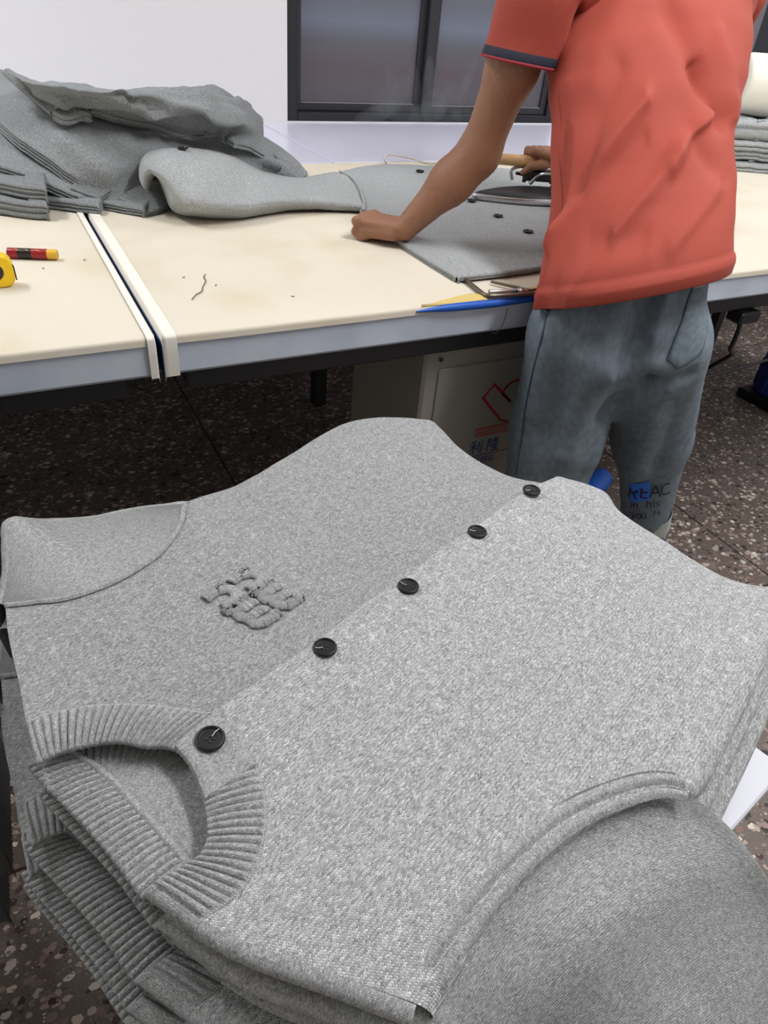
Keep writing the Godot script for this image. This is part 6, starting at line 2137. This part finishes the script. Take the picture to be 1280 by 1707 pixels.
	for q in [[Vector3(1.1149, 1.0321, -2.2000), Vector3(0.16, 0.05, 0.06), 0.3], [Vector3(1.2085, 1.0367, -2.2200), Vector3(0.18, 0.06, 0.06), -0.1], [Vector3(1.2930, 1.0340, -2.2000), Vector3(0.14, 0.07, 0.06), 0.2], [Vector3(1.3667, 1.0314, -2.2000), Vector3(0.12, 0.05, 0.05), -0.2], [Vector3(1.4350, 1.0321, -2.2000), Vector3(0.10, 0.04, 0.05), 0.0],
			[Vector3(1.1627, 1.0580, -2.2500), Vector3(0.10, 0.09, 0.04), 0.7], [Vector3(1.2119, 1.0753, -2.2500), Vector3(0.07, 0.13, 0.04), -0.4], [Vector3(1.2826, 1.0893, -2.2800), Vector3(0.05, 0.15, 0.04), 0.2], [Vector3(1.3356, 1.0905, -2.2800), Vector3(0.05, 0.19, 0.04), 0.05], [Vector3(1.3356, 1.0522, -2.2400), Vector3(0.09, 0.10, 0.05), -0.3], [Vector3(1.3847, 1.0651, -2.2500), Vector3(0.05, 0.12, 0.04), -0.5], [Vector3(1.4483, 1.0785, -2.2600), Vector3(0.05, 0.14, 0.04), -0.3],
			[Vector3(1.3469, 1.1249, -2.3000), Vector3(0.03, 0.12, 0.03), 0.15], [Vector3(1.4974, 1.1292, -2.3000), Vector3(0.03, 0.12, 0.03), -0.35], [Vector3(1.2090, 1.1096, -2.3000), Vector3(0.05, 0.10, 0.03), 0.5]]:
		var v := FogVolume.new()
		v.name = "wisp"
		v.shape = RenderingServer.FOG_VOLUME_SHAPE_ELLIPSOID
		v.size = q[1]
		v.material = fm
		st.add_child(v, true)
		v.position = q[0] - st.position
		v.rotation.z = q[2]


func right_side() -> void:
	# folded cardigans at the right end of the table
	var km: Material = mats.knit_table
	var base := Vector3(2.6326, 0.8900, -1.9647)
	var names := ["folded grey cardigan lowest in the right pile beside the worker", "folded grey cardigan second from the bottom of the right pile", "folded grey cardigan third from the bottom of the right pile, crumpled edge", "folded grey cardigan topmost of the right pile under the white roll"]
	var ths := [0.036, 0.034, 0.036, 0.062]
	var y := TABLE
	var ux := Vector3(0.86, 0, 0.5)
	var uz := Vector3(0.5, 0, -0.86)
	var corner := Vector3(2.4963, 0.8900, -2.0071)
	for k in 4:
		var o: Vector3 = corner + ux * (-0.02 + [0.0, 0.012, -0.004, -0.014][k]) + uz * [0.0, 0.014, 0.004, 0.012][k]
		o.y = y
		var t := thing("folded_cardigan", names[k], "cardigan", o)
		y += ths[k]
		var a := Vector3(o.x, y - 0.002, o.z)
		var g := slab_grid([a, a + ux * 0.25 + uz * 0.008, a + ux * 0.5], [a + ux * 0.5, a + ux * 0.5 + uz * 0.4], [a + uz * 0.4, a + uz * 0.4 + ux * 0.5], [a, a + uz * 0.2, a + uz * 0.4], ths[k] - 0.002, 0.016, 1, 40, 30, 0.010)
		var m := MB.new()
		m.grid(g, false, Vector3.UP)
		obj("folded_body", m.mesh(o), km, t)
		m = MB.new()
		var s := crv([a + ux * 0.10 - uz * 0.004 + Vector3(0, 0.003, 0), a + ux * 0.16 + uz * 0.05 + Vector3(0, 0.004, 0), a + ux * 0.18 + uz * 0.15 + Vector3(0, 0.004, 0)], 24)
		ribbon(m, s, 0.0, 0.007, 0.004)
		obj("seam", m.mesh(o), km, t)
	# white bolster on top
	var o2 := corner + ux * 0.2 + uz * 0.16
	o2.y = y
	var t2 := thing("fabric_roll", "thick cream white roll of cloth on top of the right pile of folded cardigans", "roll", o2)
	var m2 := MB.new()
	var c0 := o2 + Vector3(0, 0.10, 0) - ux * 0.19
	m2.tube([c0, c0 + ux * 0.005, c0 + ux * 0.02, c0 + ux * 0.2, c0 + ux * 0.5, c0 + ux * 0.55], [0.07, 0.088, 0.099, 0.102, 0.102, 0.09], 36)
	obj("cloth", m2.mesh(o2), mats.roll_cloth, t2)
	m2 = MB.new()
	m2.tube([c0 - ux * 0.004, c0 + ux * 0.004], 0.03, 20)
	obj("core", m2.mesh(o2), mats.tape, t2)
	# blue pump under the right table, with its cable to the socket box
	var bp := Vector3(2.9130, 0.0000, -1.6959)
	var t3 := thing("pump", "dark blue pump unit on the floor in the shade under the right table", "pump", bp)
	var m := MB.new()
	m.lathe([Vector2(0.0001, 0.04), Vector2(0.085, 0.04), Vector2(0.095, 0.05), Vector2(0.095, 0.20), Vector2(0.08, 0.225), Vector2(0.03, 0.235), Vector2(0.0001, 0.236)], xf(bp), 28)
	obj("housing", m.mesh(bp), mats.blue_dark, t3)
	m = MB.new()
	for k in 8:
		var an := TAU * k / 8
		m.box(Vector3(0.008, 0.12, 0.012), Transform3D(Basis(Vector3.UP, -an), bp + Vector3(cos(an) * 0.098, 0.125, sin(an) * 0.098)), 0.002)
	obj("cooling_ribs", m.mesh(bp), mats.blue_dark, t3)
	obj("base_plate", bxmesh(Vector3(0.24, 0.04, 0.2), Vector3(0, 0.02, 0), 0.006), mats.cable, t3)
	var sb := Vector3(1.6294, 0.7982, -1.1100)
	sb.y = TABLE - 0.135
	var t4 := thing("socket_box", "black socket box with a hanging cable under the right table edge", "socket", sb)
	obj("box", bxmesh(Vector3(0.07, 0.03, 0.05), Vector3(0, 0, 0), 0.005), mats.cable, t4)
	m = MB.new()
	m.tube(Array(crv([sb + Vector3(0.0, -0.012, 0.0), sb + Vector3(0.005, -0.06, 0.0), sb + Vector3(0.03, -0.11, -0.02), sb + Vector3(0.09, -0.14, -0.05), sb + Vector3(0.2, -0.3, -0.2), bp + Vector3(0.0, 0.23, 0.0)], 50)), 0.006, 8)
	obj("cable", m.mesh(sb), mats.cable, t4)
	# blue bottle standing behind the worker's legs
	var bb := Vector3(1.6642, 0.0000, -1.4322)
	var t5 := thing("bottle", "bright blue plastic bottle lying on the floor between the worker's legs", "bottle", bb)
	m = MB.new()
	m.lathe([Vector2(0.0001, 0.0), Vector2(0.036, 0.0), Vector2(0.04, 0.008), Vector2(0.04, 0.13), Vector2(0.03, 0.155), Vector2(0.014, 0.17), Vector2(0.014, 0.185)], Transform3D(Basis(Vector3.BACK, PI / 2 - 0.1).rotated(Vector3.UP, 0.5), bb + Vector3(0.02, 0.042, 0)), 24)
	obj("body", m.mesh(bb), mats.blue_plastic, t5)
	m = MB.new()
	m.lathe([Vector2(0.016, 0.18), Vector2(0.017, 0.183), Vector2(0.017, 0.2), Vector2(0.0001, 0.204)], Transform3D(Basis(Vector3.BACK, PI / 2 - 0.1).rotated(Vector3.UP, 0.5), bb + Vector3(0.02, 0.042, 0)), 18)
	obj("cap", m.mesh(bb), mats.melamine, t5)


func left_side() -> void:
	# two folded cardigans at the rim of the white worktable, cut by the left edge of the view
	var km: Material = mats.knit
	var y := BOARD
	var names := ["lower of two folded grey cardigans squeezed behind the front stack at the left rim", "upper of two folded grey cardigans squeezed behind the front stack at the left rim"]
	var e1 := Vector3(0.976, 0, -0.216)
	var e2 := Vector3(-0.216, 0, -0.976)
	for k in 2:
		var c: Vector3 = Vector3(-0.0951, 0.7350, -0.5945) if k == 0 else Vector3(-0.0806, 0.7800, -0.6126)
		c.y = y
		var th := 0.052 if k == 0 else 0.066
		var t := thing("folded_cardigan", names[k], "cardigan", c)
		y += th
		var a := Vector3(c.x, y - 0.002, c.z)
		var g := slab_grid([a - e1 * 0.2, a - e1 * 0.1, a], [a, a + e2 * 0.12, a + e2 * 0.26], [a - e1 * 0.2 + e2 * 0.26, a + e2 * 0.26], [a - e1 * 0.2, a - e1 * 0.2 + e2 * 0.26], th - 0.003, 0.016, 2, 24, 24)
		var m := MB.new()
		m.grid(g, false, Vector3.UP)
		obj("folded_body", m.mesh(c), km, t)
	# ribbed ones on a low stool beside the worktable
	var low := [Vector3(-0.1843, 0.4200, -0.5829), Vector3(-0.1635, 0.5000, -0.6017)]
	var labels := ["lower folded grey ribbed cardigan on the low stool left of the worktable", "upper folded grey ribbed cardigan on the low stool left of the worktable"]
	var s0: Vector3 = low[0]
	s0.y = 0.0
	var st := thing("stool", "low dark stool under the ribbed cardigans at the lower left edge", "stool", s0 + Vector3(-0.20, 0, -0.1))
	obj("seat", bxmesh(Vector3(0.26, 0.025, 0.26), Vector3(0, 0.34, 0), 0.004), mats.steel_dark, st)
	for x in [-0.11, 0.11]:
		for z in [-0.11, 0.11]:
			obj("leg", bxmesh(Vector3(0.025, 0.33, 0.025), Vector3(x, 0.165, z), 0.003), mats.steel_dark, st)
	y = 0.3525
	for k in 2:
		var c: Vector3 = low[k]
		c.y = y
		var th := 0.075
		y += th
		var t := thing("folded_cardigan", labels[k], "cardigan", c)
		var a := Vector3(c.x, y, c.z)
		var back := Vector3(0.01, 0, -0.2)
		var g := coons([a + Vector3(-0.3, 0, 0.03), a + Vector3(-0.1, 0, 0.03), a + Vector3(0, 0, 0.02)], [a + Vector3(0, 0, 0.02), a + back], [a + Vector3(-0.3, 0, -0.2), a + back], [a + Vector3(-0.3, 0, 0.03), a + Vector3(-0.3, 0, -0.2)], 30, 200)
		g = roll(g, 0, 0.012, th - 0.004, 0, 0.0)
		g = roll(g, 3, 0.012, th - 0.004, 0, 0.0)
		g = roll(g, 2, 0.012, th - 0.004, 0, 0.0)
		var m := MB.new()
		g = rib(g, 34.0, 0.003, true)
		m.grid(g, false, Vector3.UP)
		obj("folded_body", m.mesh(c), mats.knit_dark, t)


func _ready() -> void:
	rng.seed = 11
	noise.seed = 5
	var cam := Camera3D.new()
	cam.name = "camera"
	cam.fov = 71.75
	cam.near = 0.02
	cam.transform = Transform3D(Basis(Vector3(0.88979389, 0.07699648, 0.44982038), Vector3(0.21436564, 0.79963907, -0.56091419), Vector3(-0.40288237, 0.59552406, 0.69500856)), Vector3(0, 1.35, 0))
	add_child(cam)
	cam.current = true
	var we := WorldEnvironment.new()
	we.name = "environment"
	var e := Environment.new()
	e.background_mode = Environment.BG_COLOR
	e.background_color = Color(0.02, 0.02, 0.025)
	e.tonemap_mode = Environment.TONE_MAPPER_LINEAR
	e.tonemap_exposure = 1.0
	e.sdfgi_enabled = true
	e.ssao_enabled = true
	e.ssil_enabled = true
	e.volumetric_fog_enabled = true
	e.volumetric_fog_density = 0.0
	we.environment = e
	add_child(we)
	materials()
	lamps()
	room()
	tables()
	cabinet()
	worktable()
	stack()
	person()
	ironed_cardigan()
	rod_frame()
	iron()
	heap()
	right_side()
	left_side()
	small_things()


const LAMPS := [
	[Vector3(-0.9, 2.85, -2.1), Vector2(0.3, 1.2), 2.9, "the left ironing table"],
	[Vector3(1.3, 2.85, -0.3), Vector2(0.3, 1.2), 4.0, "the front stack"],
	[Vector3(2.9, 2.85, -1.6), Vector2(0.3, 1.2), 2.7, "the right end of the ironing table"],
	[Vector3(2.6, 2.85, 1.5), Vector2(1.2, 0.3), 1.0, "the front of the room"],
]
